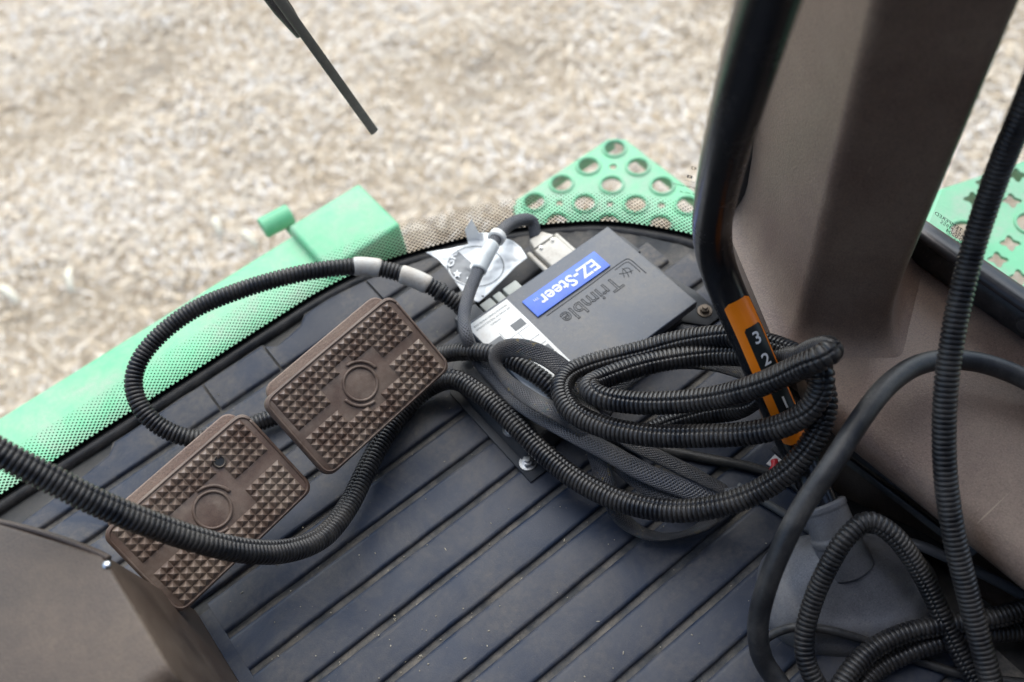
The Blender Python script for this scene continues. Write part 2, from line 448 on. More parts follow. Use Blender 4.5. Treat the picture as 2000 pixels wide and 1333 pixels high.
def glass_mat(name, frit=None):
    k = NT(name); k.n.remove(k.bsdf)
    tr = k.node('ShaderNodeBsdfTransparent'); tr.inputs[0].default_value = (0.93, 0.965, 0.945, 1)
    gl = k.node('ShaderNodeBsdfGlossy'); gl.inputs['Roughness'].default_value = 0.02
    fr = k.node('ShaderNodeFresnel'); fr.inputs[0].default_value = 1.25
    m1 = k.node('ShaderNodeMixShader'); k.link(fr.outputs[0], m1.inputs[0]); k.link(tr.outputs[0], m1.inputs[1]); k.link(gl.outputs[0], m1.inputs[2])
    df = k.node('ShaderNodeBsdfTranslucent'); df.inputs[0].default_value = (0.80, 0.78, 0.74, 1)
    dn = k.math('MULTIPLY_ADD', k.ramp(k.noise(5, 6, 0.7), (0.35, 0.0), (0.75, 1.0)), 0.03, 0.012)
    m2 = k.node('ShaderNodeMixShader'); k.link(dn, m2.inputs[0]); k.link(m1.outputs[0], m2.inputs[1]); k.link(df.outputs[0], m2.inputs[2])
    last = m2.outputs[0]
    if frit:
        uv = k.node('ShaderNodeSeparateXYZ'); k.link(k.coord('UV'), uv.inputs[0])
        g = frit['pitch']; hgt = frit['height']; solid = frit['solid']
        U = k.math('DIVIDE', uv.outputs[0], g); Vv = k.math('DIVIDE', uv.outputs[1], g)
        def dots(ou, ov):
            fu = k.math('SUBTRACT', k.math('FRACT', k.math('ADD', U, ou)), 0.5)
            fv = k.math('SUBTRACT', k.math('FRACT', k.math('ADD', Vv, ov)), 0.5)
            return k.math('SQRT', k.math('ADD', k.math('MULTIPLY', fu, fu), k.math('MULTIPLY', fv, fv)))
        d = k.math('MINIMUM', dots(0, 0), dots(0.5, 0.5))
        rel = k.math('DIVIDE', k.math('SUBTRACT', uv.outputs[1], solid), hgt, clamp=True)
        rad = k.math('MULTIPLY', k.math('MULTIPLY_ADD', k.math('POWER', rel, 0.9), -0.20, 0.30), k.math('LESS_THAN', rel, 0.98))
        dot = k.math('LESS_THAN', d, rad)
        sol = k.math('LESS_THAN', uv.outputs[1], solid)
        f = k.math('MAXIMUM', dot, sol)
        bl = k.node('ShaderNodeBsdfDiffuse'); bl.inputs[0].default_value = (0.012, 0.013, 0.013, 1)
        m3 = k.node('ShaderNodeMixShader'); k.link(f, m3.inputs[0]); k.link(last, m3.inputs[1]); k.link(bl.outputs[0], m3.inputs[2])
        last = m3.outputs[0]
    k.link(last, k.out.inputs[0])
    return k.m
M['windshield'] = glass_mat('windshield_glass', dict(pitch=0.0062, height=0.052, solid=0.008))
M['sideglass'] = glass_mat('side_glass')

def ground_mat():
    k = NT('stubble_soil'); b = k.bsdf
    n1 = k.noise(26, 8, 0.7); n2 = k.noise(2.2, 4, 0.6)
    base = k.ramp(n1, (0.25, (0.24, 0.18, 0.14)), (0.45, (0.48, 0.38, 0.27)), (0.6, (0.62, 0.52, 0.40)), (0.75, (0.70, 0.63, 0.54)))
    base = k.mix(k.ramp(n2, (0.52, 0.0), (0.72, 0.45)), base, (0.20, 0.175, 0.155))
    k.link(base, b.inputs['Base Color']); b.inputs['Roughness'].default_value = 0.95
    b.inputs['Specular IOR Level'].default_value = 0.1
    k.link(k.bump(n1, 0.8, 0.05), b.inputs['Normal'])
    return k.m
M['ground'] = ground_mat()
def straw_mat():
    k = NT('dry_straw'); b = k.bsdf
    at = k.node('ShaderNodeAttribute'); at.attribute_name = 'tone'
    base = k.ramp(at.outputs['Fac'], (0.0, (0.36, 0.265, 0.185)), (0.2, (0.58, 0.45, 0.30)), (0.5, (0.76, 0.62, 0.44)), (0.8, (0.85, 0.755, 0.61)), (1.0, (0.88, 0.84, 0.79)))
    k.link(base, b.inputs['Base Color']); b.inputs['Roughness'].default_value = 0.75
    b.inputs['Specular IOR Level'].default_value = 0.25
    return k.m
M['straw'] = straw_mat()

def bag_mat():
    k = NT('printed_plastic'); b = k.bsdf
    b.inputs['Base Color'].default_value = (0.86, 0.87, 0.86, 1); b.inputs['Roughness'].default_value = 0.3
    b.inputs['Transmission Weight'].default_value = 0.0
    n = k.noise(60, 4, 0.6); k.link(k.bump(n, 0.15, 0.002), b.inputs['Normal'])
    return k.m
M['bag'] = bag_mat()

def text_mesh(name, body, size, mat=None, extrude=0.0, bevel=0.0, outline=False, bold=False, align='CENTER', sub=0):
    cu = bpy.data.curves.new(name, 'FONT'); cu.body = body; cu.size = size
    cu.align_x = align; cu.align_y = 'CENTER'; cu.extrude = extrude; cu.resolution_u = 3
    if bold: cu.offset = size * 0.018
    if outline: cu.fill_mode = 'NONE'; cu.bevel_depth = bevel; cu.bevel_resolution = 1
    o = bpy.data.objects.new('tmp', cu); C.objects.link(o)
    dg = bpy.context.evaluated_depsgraph_get(); dg.update()
    me = bpy.data.meshes.new_from_object(o.evaluated_get(dg)); me.name = name
    bpy.data.objects.remove(o); bpy.data.curves.remove(cu)
    return me

def plate_with_holes(name, outline, holes, thick, z):
    cu = bpy.data.curves.new(name, 'CURVE'); cu.dimensions = '2D'; cu.fill_mode = 'BOTH'; cu.extrude = thick / 2
    for poly in [outline] + holes:
        sp = cu.splines.new('POLY'); sp.points.add(len(poly) - 1); sp.use_cyclic_u = True
        for q, pt in zip(sp.points, poly): q.co = (pt[0], pt[1], 0, 1)
    o = bpy.data.objects.new('tmp', cu); C.objects.link(o)
    dg = bpy.context.evaluated_depsgraph_get(); dg.update()
    me = bpy.data.meshes.new_from_object(o.evaluated_get(dg)); me.name = name
    bpy.data.objects.remove(o); bpy.data.curves.remove(cu)
    me.transform(Matrix.Translation((0, 0, z)))
    return me

def circle(cx, cy, r, n=24): return [(cx + r * math.cos(2*math.pi*i/n), cy + r * math.sin(2*math.pi*i/n)) for i in range(n)]
def torus_mesh(name, cx, cy, z, R_, r, n=28, k=8, a0=0, a1=360, M_=None):
    V = []; F = []; full = (a1 - a0) >= 360; m = n if full else n + 1
    for i in range(m):
        a = math.radians(a0 + (a1 - a0) * i / n)
        for j in range(k):
            b = 2 * math.pi * j / k; rr = R_ + r * math.cos(b)
            V.append((cx + rr * math.cos(a), cy + rr * math.sin(a), z + r * math.sin(b)))
    for i in range(n):
        i2 = (i + 1) % m
        for j in range(k): F.append((i*k+j, i2*k+j, i2*k+(j+1) % k, i*k+(j+1) % k))
    if not full: F.append(tuple(range(k))); F.append(tuple(range((m-1)*k, m*k))[::-1])
    me = new_mesh(name, V, F, True)
    if M_ is not None: me.transform(M_)
    return me

# ------------------------------------------------------------------ ground outside
GZ = -1.95
bm = bmesh.new(); bmesh.ops.create_grid(bm, x_segments=60, y_segments=60, size=60)
for v in bm.verts: v.co.z = GZ + 0.03 * noise.noise(v.co * 0.6)
g = link('ground', bm_mesh('ground', bm, True), M['ground']); g['kind'] = 'structure'

def straw_field():
    N = 300000
    c = np.stack([rng.uniform(-1.3, 4.9, N), rng.uniform(1.0, 6.4, N), np.full(N, GZ)], 1)
    ln = rng.gamma(2.2, 0.015, N).clip(0.008, 0.16); wd = rng.gamma(2.0, 0.0010, N).clip(0.0008, 0.006)
    yaw = rng.uniform(0, 2*np.pi, N); pit = np.abs(rng.normal(0.05, 0.22, N)).clip(0, 1.2)
    clump = np.array([noise.noise(Vector((x * 1.6, y * 1.6, 0))) for x, y in c[:, :2]])
    keep = rng.random(N) < np.clip(0.72 + 1.0 * clump, 0.15, 1.0)
    c, ln, wd, yaw, pit, clump = (a[keep] for a in (c, ln, wd, yaw, pit, clump)); N = len(c)
    d = np.stack([np.cos(yaw)*np.cos(pit), np.sin(yaw)*np.cos(pit), np.sin(pit)], 1)
    s = np.stack([-np.sin(yaw), np.cos(yaw), rng.uniform(-.5, .5, N)], 1) * wd[:, None]
    z0 = rng.uniform(0.0, 0.05, N); c[:, 2] += z0
    mid = c + d * ln[:, None] * 0.55 + np.array([0, 0, 1]) * (ln * rng.uniform(0.02, 0.18, N))[:, None]
    tip = c + d * ln[:, None]
    V = np.stack([c - s, c + s, mid + s, mid - s, tip + s * .4, tip - s * .4], 1).reshape(-1, 3)
    i = np.arange(N)[:, None] * 6
    F = np.stack([i + [[0, 1, 2, 3]], i + [[3, 2, 4, 5]]], 1).reshape(-1, 4)
    me = bpy.data.meshes.new('dry_straw'); me.from_pydata(V.tolist(), [], F.tolist())
    tone = np.clip(rng.beta(1.7, 1.0, N) * 0.93 + 0.16 * clump + 0.10, 0, 1)
    at = me.attributes.new('tone', 'FLOAT', 'FACE'); at.data.foreach_set('value', np.repeat(tone, 2).astype(np.float32))
    o = link('dry_straw', me, M['straw']); tag(o, 'pale dry straw and dead grass covering the field', None, None, 'stuff')
straw_field()

def husk(name, p, yaw, L, W, label):
    V = []; F = []; n = 7
    for i in range(n):
        t = i / (n - 1); w = W * (0.55 + 0.45 * math.sin(math.pi * min(1, t * 1.1))) ; z = 0.025 * math.sin(math.pi * t)
        for j in (-1, -0.4, 0.4, 1): V.append((t * L - L/2, j * w / 2, z + (1 - j*j) * w * 0.28))
    for i in range(n - 1):
        for j in range(3): F.append((i*4+j, i*4+j+1, (i+1)*4+j+1, (i+1)*4+j))
    me = new_mesh(name, V, F, True)
    me.transform(Matrix.Translation(p) @ Matrix.Rotation(yaw, 4, 'Z'))
    o = link(name, me, M['husk']); sol = o.modifiers.new('thick', 'SOLIDIFY'); sol.thickness = 0.002
    return tag(o, label, 'husk', 'husks on the field')
for px0, py0, px1, py1, w, lab in (
        (136, 525, 142, 572, 0.030, 'white corn husk standing out on straw left of the looped hose'),
        (420, 425, 432, 462, 0.028, 'short pale husk left of the green peg, just above the beam'),
        (470, 452, 502, 484, 0.026, 'slanting pale husk directly left of the green peg and beam'),
        (0, 560, 38, 592, 0.034, 'pale husk at the left edge of the picture on straw')):
    a = P(px0, py0, GZ + 0.06); b = P(px1, py1, GZ + 0.06)
    husk('corn_husk', Vector((a + b) / 2), math.atan2(b[1]-a[1], b[0]-a[0]), float(np.linalg.norm(b - a)), w, lab)

# ------------------------------------------------------------------ unseen cab shell: short roof and walls added to shade the pillar
def wallbox(name, lo, hi, mat):
    o = link(name, box_mesh(name, lo, hi, 0.01), mat); o['kind'] = 'structure'; return o
wallbox('cab_roof_shade', (-0.95, -1.15, 1.52), (0.30, 0.22, 1.60), M['shadewall'])  # out of view, cut short to shape light on pillar and ledge
wallbox('cab_rear_shade_wall', (-0.95, -1.15, -0.20), (0.78, -1.08, 1.51), M['shadewall'])  # out of view, added to keep the pillar's inner face dark
# solid wall on the door side, added out of view to block light
wallbox('side_shade_wall', (-0.95, -1.07, -0.20), (-0.89, 0.05, 1.51), M['shadewall'])

# ------------------------------------------------------------------ floor mat with raised ribs
mat_t = thing('floor_mat', 'blue-grey ribbed rubber floor mat under pedals, controller and hoses', 'floor mat', (0.1, 0.3, -0.012))
FRONT = [(-0.62, 0.735), (-0.24, 0.743), (-0.145, 0.752), (-0.112, 0.757), (-0.104, 0.768), (0.098, 0.768), (0.104, 0.753), (0.15, 0.762), (0.162, 0.773), (0.20, 0.772), (0.25, 0.764),
         (0.325, 0.740), (0.39, 0.712), (0.455, 0.676), (0.52, 0.622), (0.556, 0.570), (0.583, 0.520), (0.605, 0.46)]
def front_y(x):
    return float(np.interp(x, [p[0] for p in FRONT], [p[1] for p in FRONT]))
def right_x(y):      # how far right the mat reaches at a given y
    xs = np.linspace(0.0, 0.60, 121); ok = [x for x in xs if front_y(x) > y]
    xr = max(ok) if ok else 0.0
    return min(xr, 0.44 + 0.16 * min(1, max(0, (y - 0.22) / 0.12)))
sheet = [(-0.125, -0.35), (0.45, -0.35), (0.45, 0.22), (0.58, 0.32), (0.60, 0.45)]
fr = [p for p in FRONT[::-1]]
dense = []
for a, b in zip(fr[:-1], fr[1:]):
    n = max(2, int(math.dist(a, b) / 0.006))
    for i in range(n):
        t = i / n; x = a[0]+(b[0]-a[0])*t; y = a[1]+(b[1]-a[1])*t
        ragged = 0.0035 * noise.noise(Vector((x*90, y*90, 1))) if x > 0.3 else 0.0012 * noise.noise(Vector((x*30, y*30, 1)))
        dense.append((x, y + ragged))
sheet = sheet + dense + [(-0.62, 0.50), (-0.125, 0.50)]
fl = [(-0.75, -1.07), (0.50, -1.07), (0.50, 0.22), (0.585, 0.32), (0.60, 0.44)] + [(0.60, 0.49), (0.575, 0.548), (0.55, 0.585), (0.515, 0.622), (0.46, 0.668), (0.40, 0.706), (0.335, 0.737), (0.27, 0.760), (0.20, 0.773), (0.0, 0.775), (-0.24, 0.777), (-0.75, 0.772)]
o_ = link('cab_floor', slab_mesh('cab_floor', fl, -0.075, -0.0135, 0.0), M['blackplastic']); o_['kind'] = 'structure'
link('backing_sheet', slab_mesh('backing_sheet', sheet, -0.012, -0.0052, 0.0), M['groove'], mat_t)

PITCH = 0.0475; Y0 = 0.150
gw = 0.0065
def rib(x0, x1, y0, y1, clip_front=False, y1fun=None):
    n = max(8, int((x1 - x0) / 0.012)); V = []; F = []
    prof = [(0.0, -0.0055), (0.0008, -0.0012), (0.0022, 0.0), (1.0, 0.0), (1.0, -0.0015), (1.0, -0.0055)]
    for i in range(n + 1):
        x = x0 + (x1 - x0) * i / n
        yb = y0 + 0.0006 * noise.noise(Vector((x * 25, y0 * 40, 0)))
        yt = y1 + 0.0006 * noise.noise(Vector((x * 25, y1 * 40, 3)))
        if y1fun is not None: yt = y1fun(x) - 0.002
        e = 0.0
        if i == 0 or i == n: e = -0.0
        w = yt - yb
        row = [(yb, -0.0055), (yb + 0.0004, -0.0016), (yb + 0.0018, -0.0003), (yb + 0.004, 0.0), (yt - 0.006, 0.0), (yt - 0.003, -0.0008), (yt - 0.0008, -0.0026), (yt, -0.0055)]
        if w < 0.012: row = [(yb + w * k / 7, z) for k, (q, z) in enumerate(row)]
        wob = 0.0003 * noise.noise(Vector((x * 12, y0 * 20, 7)))
        for y, z in row: V.append((x, y, z + (wob if z > -0.005 else 0)))
    k = 8
    for i in range(n):
        for j in range(k - 1): F.append((i*k+j, (i+1)*k+j, (i+1)*k+j+1, i*k+j+1))
    F.append(tuple(range(k))); F.append(tuple(range(n*k, n*k+k))[::-1])
    me = new_mesh('rib', V, F); autosmooth(me, 60)
    return link('rib', me, M['mat'], mat_t)
# groove k lies at Y0 + k*PITCH (its dark upper edge); a rib fills the space between two grooves
for kk in range(-10, 13):
    ylo = Y0 + kk * PITCH; yhi = ylo + PITCH - gw
    if kk == 12: continue
    xl = -0.108
    if ylo > 0.52: xl = -0.60
    xr = right_x(yhi) - 0.012
    rib(xl, xr, ylo, yhi)
# border strip down the left end of the grooves
V = [(-0.1215, -0.35, -0.0055), (-0.1078, -0.35, -0.0055), (-0.1078, 0.515, -0.0055), (-0.1215, 0.515, -0.0055)]
link('border', prism_mesh('border', V, [(a, b, -0.0003) for a, b, c in V], 0.0004, 1), M['mat'], mat_t)
# front strip, cut by cross seams into tiles
ys = Y0 + 12 * PITCH
for x0, x1 in ((-0.60, -0.155), (-0.152, 0.0135), (0.0165, 0.0965), (0.0995, 0.245), (0.248, 0.345)):
    rib(x0, x1, ys, ys + 0.03, y1fun=front_y)

# ------------------------------------------------------------------ windshield
glass_pts = [(-0.75, 0.783), (-0.50, 0.786), (-0.24, 0.788), (0.00, 0.786), (0.12, 0.786), (0.20, 0.784), (0.27, 0.772), (0.335, 0.748), (0.40, 0.718),
             (0.465, 0.678), (0.525, 0.630), (0.565, 0.580), (0.598, 0.525), (0.622, 0.47), (0.635, 0.41)]
ws = thing('windshield', 'curved front windshield with black dotted band along its lower edge', 'windshield', (0, 0.786, -0.03))
gp = np.array(catmull([(x, y, 0) for x, y in glass_pts], 0.012))[:, :2]
gs = np.concatenate([[0], np.cumsum(np.linalg.norm(np.diff(gp, axis=0), axis=1))])
gt = np.gradient(gp, axis=0); gt /= np.linalg.norm(gt, axis=1, keepdims=True)
gnorm = np.stack([-gt[:, 1], gt[:, 0]], 1)        # outward (forward)
def glass_surf(i, z):
    lean = 0.015 * z + 0.03 * max(0.0, z) * (1 - z / 1.5)
    return gp[i] + gnorm[i] * lean
V = []; UV = []; F = []
zs = [-0.03, 0.0, 0.02, 0.05, 0.1, 0.2, 0.35, 0.55, 0.8, 1.05, 1.3, 1.5]
for z in zs:
    for i in range(len(gp)):
        q = glass_surf(i, z); V.append((q[0], q[1], z)); UV.append((gs[i], z + 0.006))
n = len(gp)
for r_ in range(len(zs) - 1):
    for i in range(n - 1): F.append((r_*n+i, r_*n+i+1, (r_+1)*n+i+1, (r_+1)*n+i))
pane = link('glass_pane', new_mesh('glass_pane', V, F, True, UV), M['windshield'], ws)
# rubber bead between floor and glass
bead = [(p[0] - nn[0]*0.004, p[1] - nn[1]*0.004, -0.012) for p, nn in zip(gp, gnorm)]
me, _ = roundtube('edge_seal', bead[::3] + [bead[-1]], 0.0085, 10, 0.006)
link('edge_seal', me, M['rubber'], ws)
# vertical seal where the glass meets the pillar
link('pillar_seal', prism_mesh('pillar_seal', [(0.553, 0.460, -0.02), (0.596, 0.492, -0.02), (0.640, 0.45, -0.02), (0.636, 0.40, -0.02)],
     [(0.553, 0.466, 1.5), (0.596, 0.498, 1.5), (0.640, 0.46, 1.5), (0.636, 0.40, 1.5)], 0.003, 2), M['rubber'], ws)

def on_glass(s_at, z_at, me, size_dir=1):
    """lay a flat mesh (x = text right, y = text up) on the outside of the windshield, readable from outside"""
    out = []
    for v in me.vertices:
        s_ = s_at - v.co.x; z_ = z_at + v.co.y
        x = np.interp(s_, gs, gp[:, 0]); y = np.interp(s_, gs, gp[:, 1])
        nx = np.interp(s_, gs, gnorm[:, 0]); ny = np.interp(s_, gs, gnorm[:, 1])
        lean = 0.015 * z_ + 0.03 * max(0.0, z_) * (1 - z_ / 1.5) + 0.0012
        v.co = (x + nx * lean, y + ny * lean, z_)
    return me
def find_glass(px, py):
    """arc length and height where a pixel's ray meets the windshield"""
    best = None
    d = R @ np.array([px - 1000.0, py - 667.0, FPX])
    for i in range(len(gp)):
        a = gp[i]; t = (a @ gnorm[i]) / (d[:2] @ gnorm[i]); q = d[:2] * t; z = CAM_H + d[2] * t
        e = np.linalg.norm(q - a)
        if t > 0 and (best is None or e < best[0]): best = (e, gs[i], z)
    return best[1], best[2]
for (px, py, body, size) in ((1358, 338, 'E 2 E 43', 0.0075), (1345, 362, 'TRIPLEX', 0.0042), (1345, 372, 'LAMINATED SAFETY', 0.0042),
                             (1345, 384, 'AS1 M55 XS', 0.0042), (1340, 394, '43R 0027', 0.004)):
    s_, z_ = find_glass(px, py)
    if body == 'TRIPLEX': body = '*** ***'
    me = text_mesh('etched_mark', body, size)
    link('etched_mark', on_glass(s_, z_, me), M['ink'], ws)
s_, z_ = find_glass(1343, 352)
me = new_mesh('etched_logo', [(x * 0.006, y * 0.0045, 0) for x, y in rrect(1, 1, .1, 2)] + [(x * 0.003, y * 0.002, 0) for x, y in rrect(1, 1, .3, 2)],
              [(i, (i+1) % 12, 12 + (i+1) % 12, 12 + i) for i in range(12)])
link('etched_logo', on_glass(s_, z_, me), M['ink'], ws)

# ------------------------------------------------------------------ wiper outside the windshield
wp = thing('wiper', 'black windshield wiper blade hanging outside the glass at the top', 'wiper', PY(730, 257, 0.815))
a = PY(731, 258, 0.812); b = PY(560, 20, 0.815); top = b + (b - a) * 1.6
me, _ = flat_braid('rubber_strip', [a, (a+b)/2, b, top], 0.0105, 0.005, ((0, 0), (1, 0)), up=(0, 1, 0.1))
link('rubber_strip', me, M['blade'], wp)
off = np.array([0.0, 0.009, 0.0])
me, _ = flat_braid('spine', [a + (b-a)*0.02 + off, (a+b)/2 + off, b + off, top + off], 0.0055, 0.006, ((0, 0), (1, 0)), up=(0, 1, 0.1))
link('spine', me, M['blackpaint'], wp)
a2 = PY(585, 68, 0.832); b2 = PY(535, 0, 0.836); t2 = b2 + (b2 - a2) * 4
me, _ = flat_braid('bridge', [a2, b2, t2], ((0, 0.010), (0.15, 0.017), (1, 0.02)), 0.009, ((0, 0), (1, 0)), up=(0, 1, 0.1))
link('bridge', me, M['blackpaint'], wp)
a3 = PY(548, 0, 0.845); t3 = a3 + (a3 - PY(600, 72, 0.845)) * 4
me, _ = flat_braid('arm', [PY(590, 60, 0.842), a3, t3], ((0, 0.006), (0.1, 0.012), (1, 0.018)), 0.007, ((0, 0), (1, 0)), up=(0, 1, 0.1))
link('arm', me, M['blackpaint'], wp)

# ------------------------------------------------------------------ green steelwork outside
beam = thing('green_beam', 'green painted steel beam across the front below the windshield', 'beam', (-0.1, 0.9, -0.15))
bz = -0.10
xe = P(690, 375, bz)[0]
def green_box(name, lo, hi, bev=0.008): return link(name, box_mesh(name, lo, hi, bev, 3), M['green'], beam)
yf = float(P(520, 490, bz)[1])
green_box('top_rail', (-1.2, 0.81, bz - 0.07), (P(640, 420, bz)[0] - 0.03, yf, bz))
xa = P(640, 410, bz)[0] - 0.03
green_box('end_block', (xa - 0.035, P(745, 462, bz + 0.015)[1], bz - 0.16), (P(780, 436, bz + 0.015)[0], yf + 0.004, bz + 0.015), 0.007)
pa = P(512, 448, bz - 0.01); pb = P(568, 418, bz - 0.01)
link('peg', cyl_mesh('peg', pa, pb, 0.016, 0.016, 24, True, 0.002), M['green'], beam)
link('peg_bracket', box_mesh('peg_bracket', (pb[0] - 0.018, yf - 0.03, bz - 0.034), (pb[0] - 0.006, pb[1] - 0.002, bz - 0.024), 0.002), M['green'], beam)
sz = -0.20
stp = thing('front_step_plate', 'perforated green step plate with round rimmed holes beyond the windshield', 'step plate', (0.7, 0.78, sz))
xR, yT = 0.757 + 0.03, 0.887
g0 = np.array([0.749, 0.871 - 0.006]); pit = 0.0555
x_l, x_r, y_b, y_t = 0.545, 0.775, 0.42, 0.888
outl = [(x_r - 0.02, y_t), (x_l + 0.02, y_t), (x_l, y_t - 0.02), (x_l, y_b), (x_r, y_b), (x_r, y_t - 0.02)]
holes = []; rims = []
for i in range(4):
    for j in range(8):
        cx, cy = g0[0] - i * pit, g0[1] - j * pit
        if cy < y_b + 0.03: continue
        holes.append(circle(cx, cy, 0.0165)); rims.append((cx, cy))
for i in range(3):
    for j in range(7):
        cx, cy = g0[0] - (i + .5) * pit, g0[1] - (j + .5) * pit
        if (i + j) % 2 == 0 and cy > y_b + 0.03: holes.append(circle(cx, cy, 0.006, 14))
link('plate', plate_with_holes('plate', outl, holes, 0.005, sz), M['green'], stp)
rim_me = torus_mesh('hole_rim', 0, 0, 0, 0.0180, 0.0026, 24, 8)
for cx, cy in rims:
    o = link('hole_rim', rim_me, M['green'], None); o.location = (cx, cy, sz + 0.003); adopt(o, stp)
link('flange', box_mesh('flange', (x_l + 0.01, y_t - 0.006, sz - 0.022), (x_r - 0.01, y_t - 0.001, sz - 0.004), 0.001), M['green'], stp)
link('flange', box_mesh('flange', (x_r - 0.006, y_b, sz - 0.022), (x_r - 0.001, y_t - 0.02, sz - 0.004), 0.001), M['green'], stp)

rz = -0.14
rst = thing('side_platform', 'green anti-slip platform with star-shaped holes outside the right window', 'platform', (0.95, 0.2, rz))
def star(cx, cy, r, a0=0.0, depth=0.42):
    pts = []
    for i in range(32):
        a = 2 * math.pi * i / 32
        rr = r * (1 - depth * (0.5 - 0.5 * math.cos(4 * a)) ** 0.8)
        pts.append((cx + rr * math.cos(a + a0), cy + rr * math.sin(a + a0)))
    return pts
holes = []
for px, py in ((1900, 392), (1975, 395), (1924, 360), (1822, 480), (1862, 512), (1972, 478), (1948, 510), (1990, 545), (1925, 425), (2030, 470), (2040, 420), (2020, 380), (1870, 560), (2010, 610), (1985, 345)):
    q = P(px, py, rz); holes.append(star(q[0], q[1], 0.0140, math.radians(45)))
bigs = []
for px, py in ((1882, 457), (1942, 600), (2012, 440)):
    q = P(px, py, rz); holes.append(circle(q[0], q[1], 0.0185)); bigs.append(q)
c1 = P(1800, 385, rz); c2 = P(2000, 318, rz)
dv = (c2 - c1) / np.linalg.norm(c2 - c1)
e1 = c1 - dv * 0.10; e2 = c1 + dv * 0.75
outl = [(e1[0], e1[1]), (e2[0], e2[1]), (e2[0] - 0.25, -0.75), (0.70, -0.75), (0.70, 0.47)]
link('plate', plate_with_holes('plate', outl, holes, 0.005, rz), M['green'], rst)
link('flange', prism_mesh('flange', [(e1[0], e1[1], rz - 0.06), (e2[0], e2[1], rz - 0.06), (e2[0], e2[1] - 0.005, rz - 0.06), (e1[0], e1[1] - 0.005, rz - 0.06)],
     [(e1[0], e1[1], rz - 0.003), (e2[0], e2[1], rz - 0.003), (e2[0], e2[1] - 0.005, rz - 0.003), (e1[0], e1[1] - 0.005, rz - 0.003)]), M['green'], rst)
for q in bigs:
    o = link('hole_rim', torus_mesh('hole_rim', 0, 0, 0, 0.0198, 0.0022, 28, 8), M['green'], None); o.location = (q[0], q[1], rz + 0.003); adopt(o, rst)

# ------------------------------------------------------------------ corner pillar and side ledge (one moulding)
pl = thing('corner_pillar', 'brown textured plastic corner pillar trim flowing into the side window ledge', 'pillar', (0.56, 0.32, 0))
LZ = 0.130
def pillar_mesh():
    # sections from floor to roof: A (front, lit), B (ridge), C (inner rear), D (outer)
    secs = [(-0.02, 0.040), (0.06, 0.036), (LZ - 0.01, 0.033), (LZ - 0.0006, 0.036), (LZ + 0.0024, 0.025), (LZ + 0.007, 0.0165), (LZ + 0.013, 0.0105), (LZ + 0.021, 0.006), (LZ + 0.033, 0.0025), (LZ + 0.05, 0.0006), (0.22, 0.0), (0.32, 0.003), (0.45, 0.007), (0.60, 0.012), (0.8, 0.016), (1.1, 0.018), (1.5, 0.018)]
    base = [(0.568, 0.452), (0.497, 0.308), (0.556, 0.251), (0.665, 0.318), (0.655, 0.40)]
    cen = np.array([0.58, 0.34])
    rad = [0.012, 0.011, 0.010, 0.01, 0.01]
    V = []; m = None
    for z, fl in secs:
        pts = [np.array(p) + (np.array(p) - cen) / np.linalg.norm(np.array(p) - cen) * fl for p in base]
        ring = []
        for i in range(5):
            p, a, b = pts[i], pts[i-1], pts[(i+1) % 5]
            u = (a - p) / np.linalg.norm(a - p); w = (b - p) / np.linalg.norm(b - p); r = rad[i]
            p0 = p + u * r; p1 = p + w * r
            for t in np.linspace(0, 1, 7): ring.append((1-t)**2 * p0 + 2*t*(1-t) * p + t*t * p1)
        m = len(ring); V += [(q[0], q[1], z) for q in ring]
    F = []
    for k in range(len(secs) - 1):
        for i in range(m): F.append((k*m+i, k*m+(i+1) % m, (k+1)*m+(i+1) % m, (k+1)*m+i))
    F.append(tuple(range(m))); F.append(tuple(range((len(secs)-1)*m, len(secs)*m))[::-1])
    me = new_mesh('post', V, F)
    bm = bmesh.new(); bm.from_mesh(me); bmesh.ops.recalc_face_normals(bm, faces=bm.faces); bm.to_mesh(me); bm.free()
    return autosmooth(me, 60)
link('post', pillar_mesh(), M['brown'], pl)
# ledge: profile across X swept along Y, inner edge rounded
def ledge_mesh():
    V = []; F = []
    ysn = np.linspace(-0.75, 0.318, 40)
    for y in ysn:
        xi = 0.452 - 0.02 * (y - 0.2) * 0 + 0.012 * max(0, -(y - 0.2)) * 2
        curve = max(0.0, (y - 0.235) / 0.083)       # front end turns in behind the hoses towards the pillar
        xi += 0.055 * curve ** 2
        prof = [(xi + 0.075, 0.096), (xi + 0.030, 0.0955), (xi + 0.008, 0.096), (xi + 0.003, 0.099), (xi, 0.107), (xi + 0.003, 0.119), (xi + 0.010, 0.127), (xi + 0.022, LZ), (xi + 0.10, LZ + 0.0008), (0.665, LZ - 0.001), (0.668, 0.092)]
        for x, z in prof: V.append((x, y, z))
    k = 11
    for i in range(len(ysn) - 1):
        for j in range(k): F.append((i*k+j, i*k+(j+1) % k, (i+1)*k+(j+1) % k, (i+1)*k+j))
    F.append(tuple(range(k))[::-1]); F.append(tuple(range((len(ysn)-1)*k, len(ysn)*k)))
    return autosmooth(new_mesh('ledge', V, F), 60)
link('ledge', ledge_mesh(), M['brown'], pl)
# small scar ring and a screw cap on the dark face
q = np.array([0.527, 0.279, 0.47])
nrm = Vector((-0.057, -0.059, 0)).normalized()
mt = Matrix.Translation(Vector(q) + nrm * 0.002) @ nrm.to_track_quat('Z', 'Y').to_matrix().to_4x4()
link('scuff_ring', torus_mesh('scuff_ring', 0, 0, 0, 0.0042, 0.0007, 18, 6, 20, 330, mt), material('scuff', (0.30, 0.29, 0.28), 0.6, 0.2), pl)

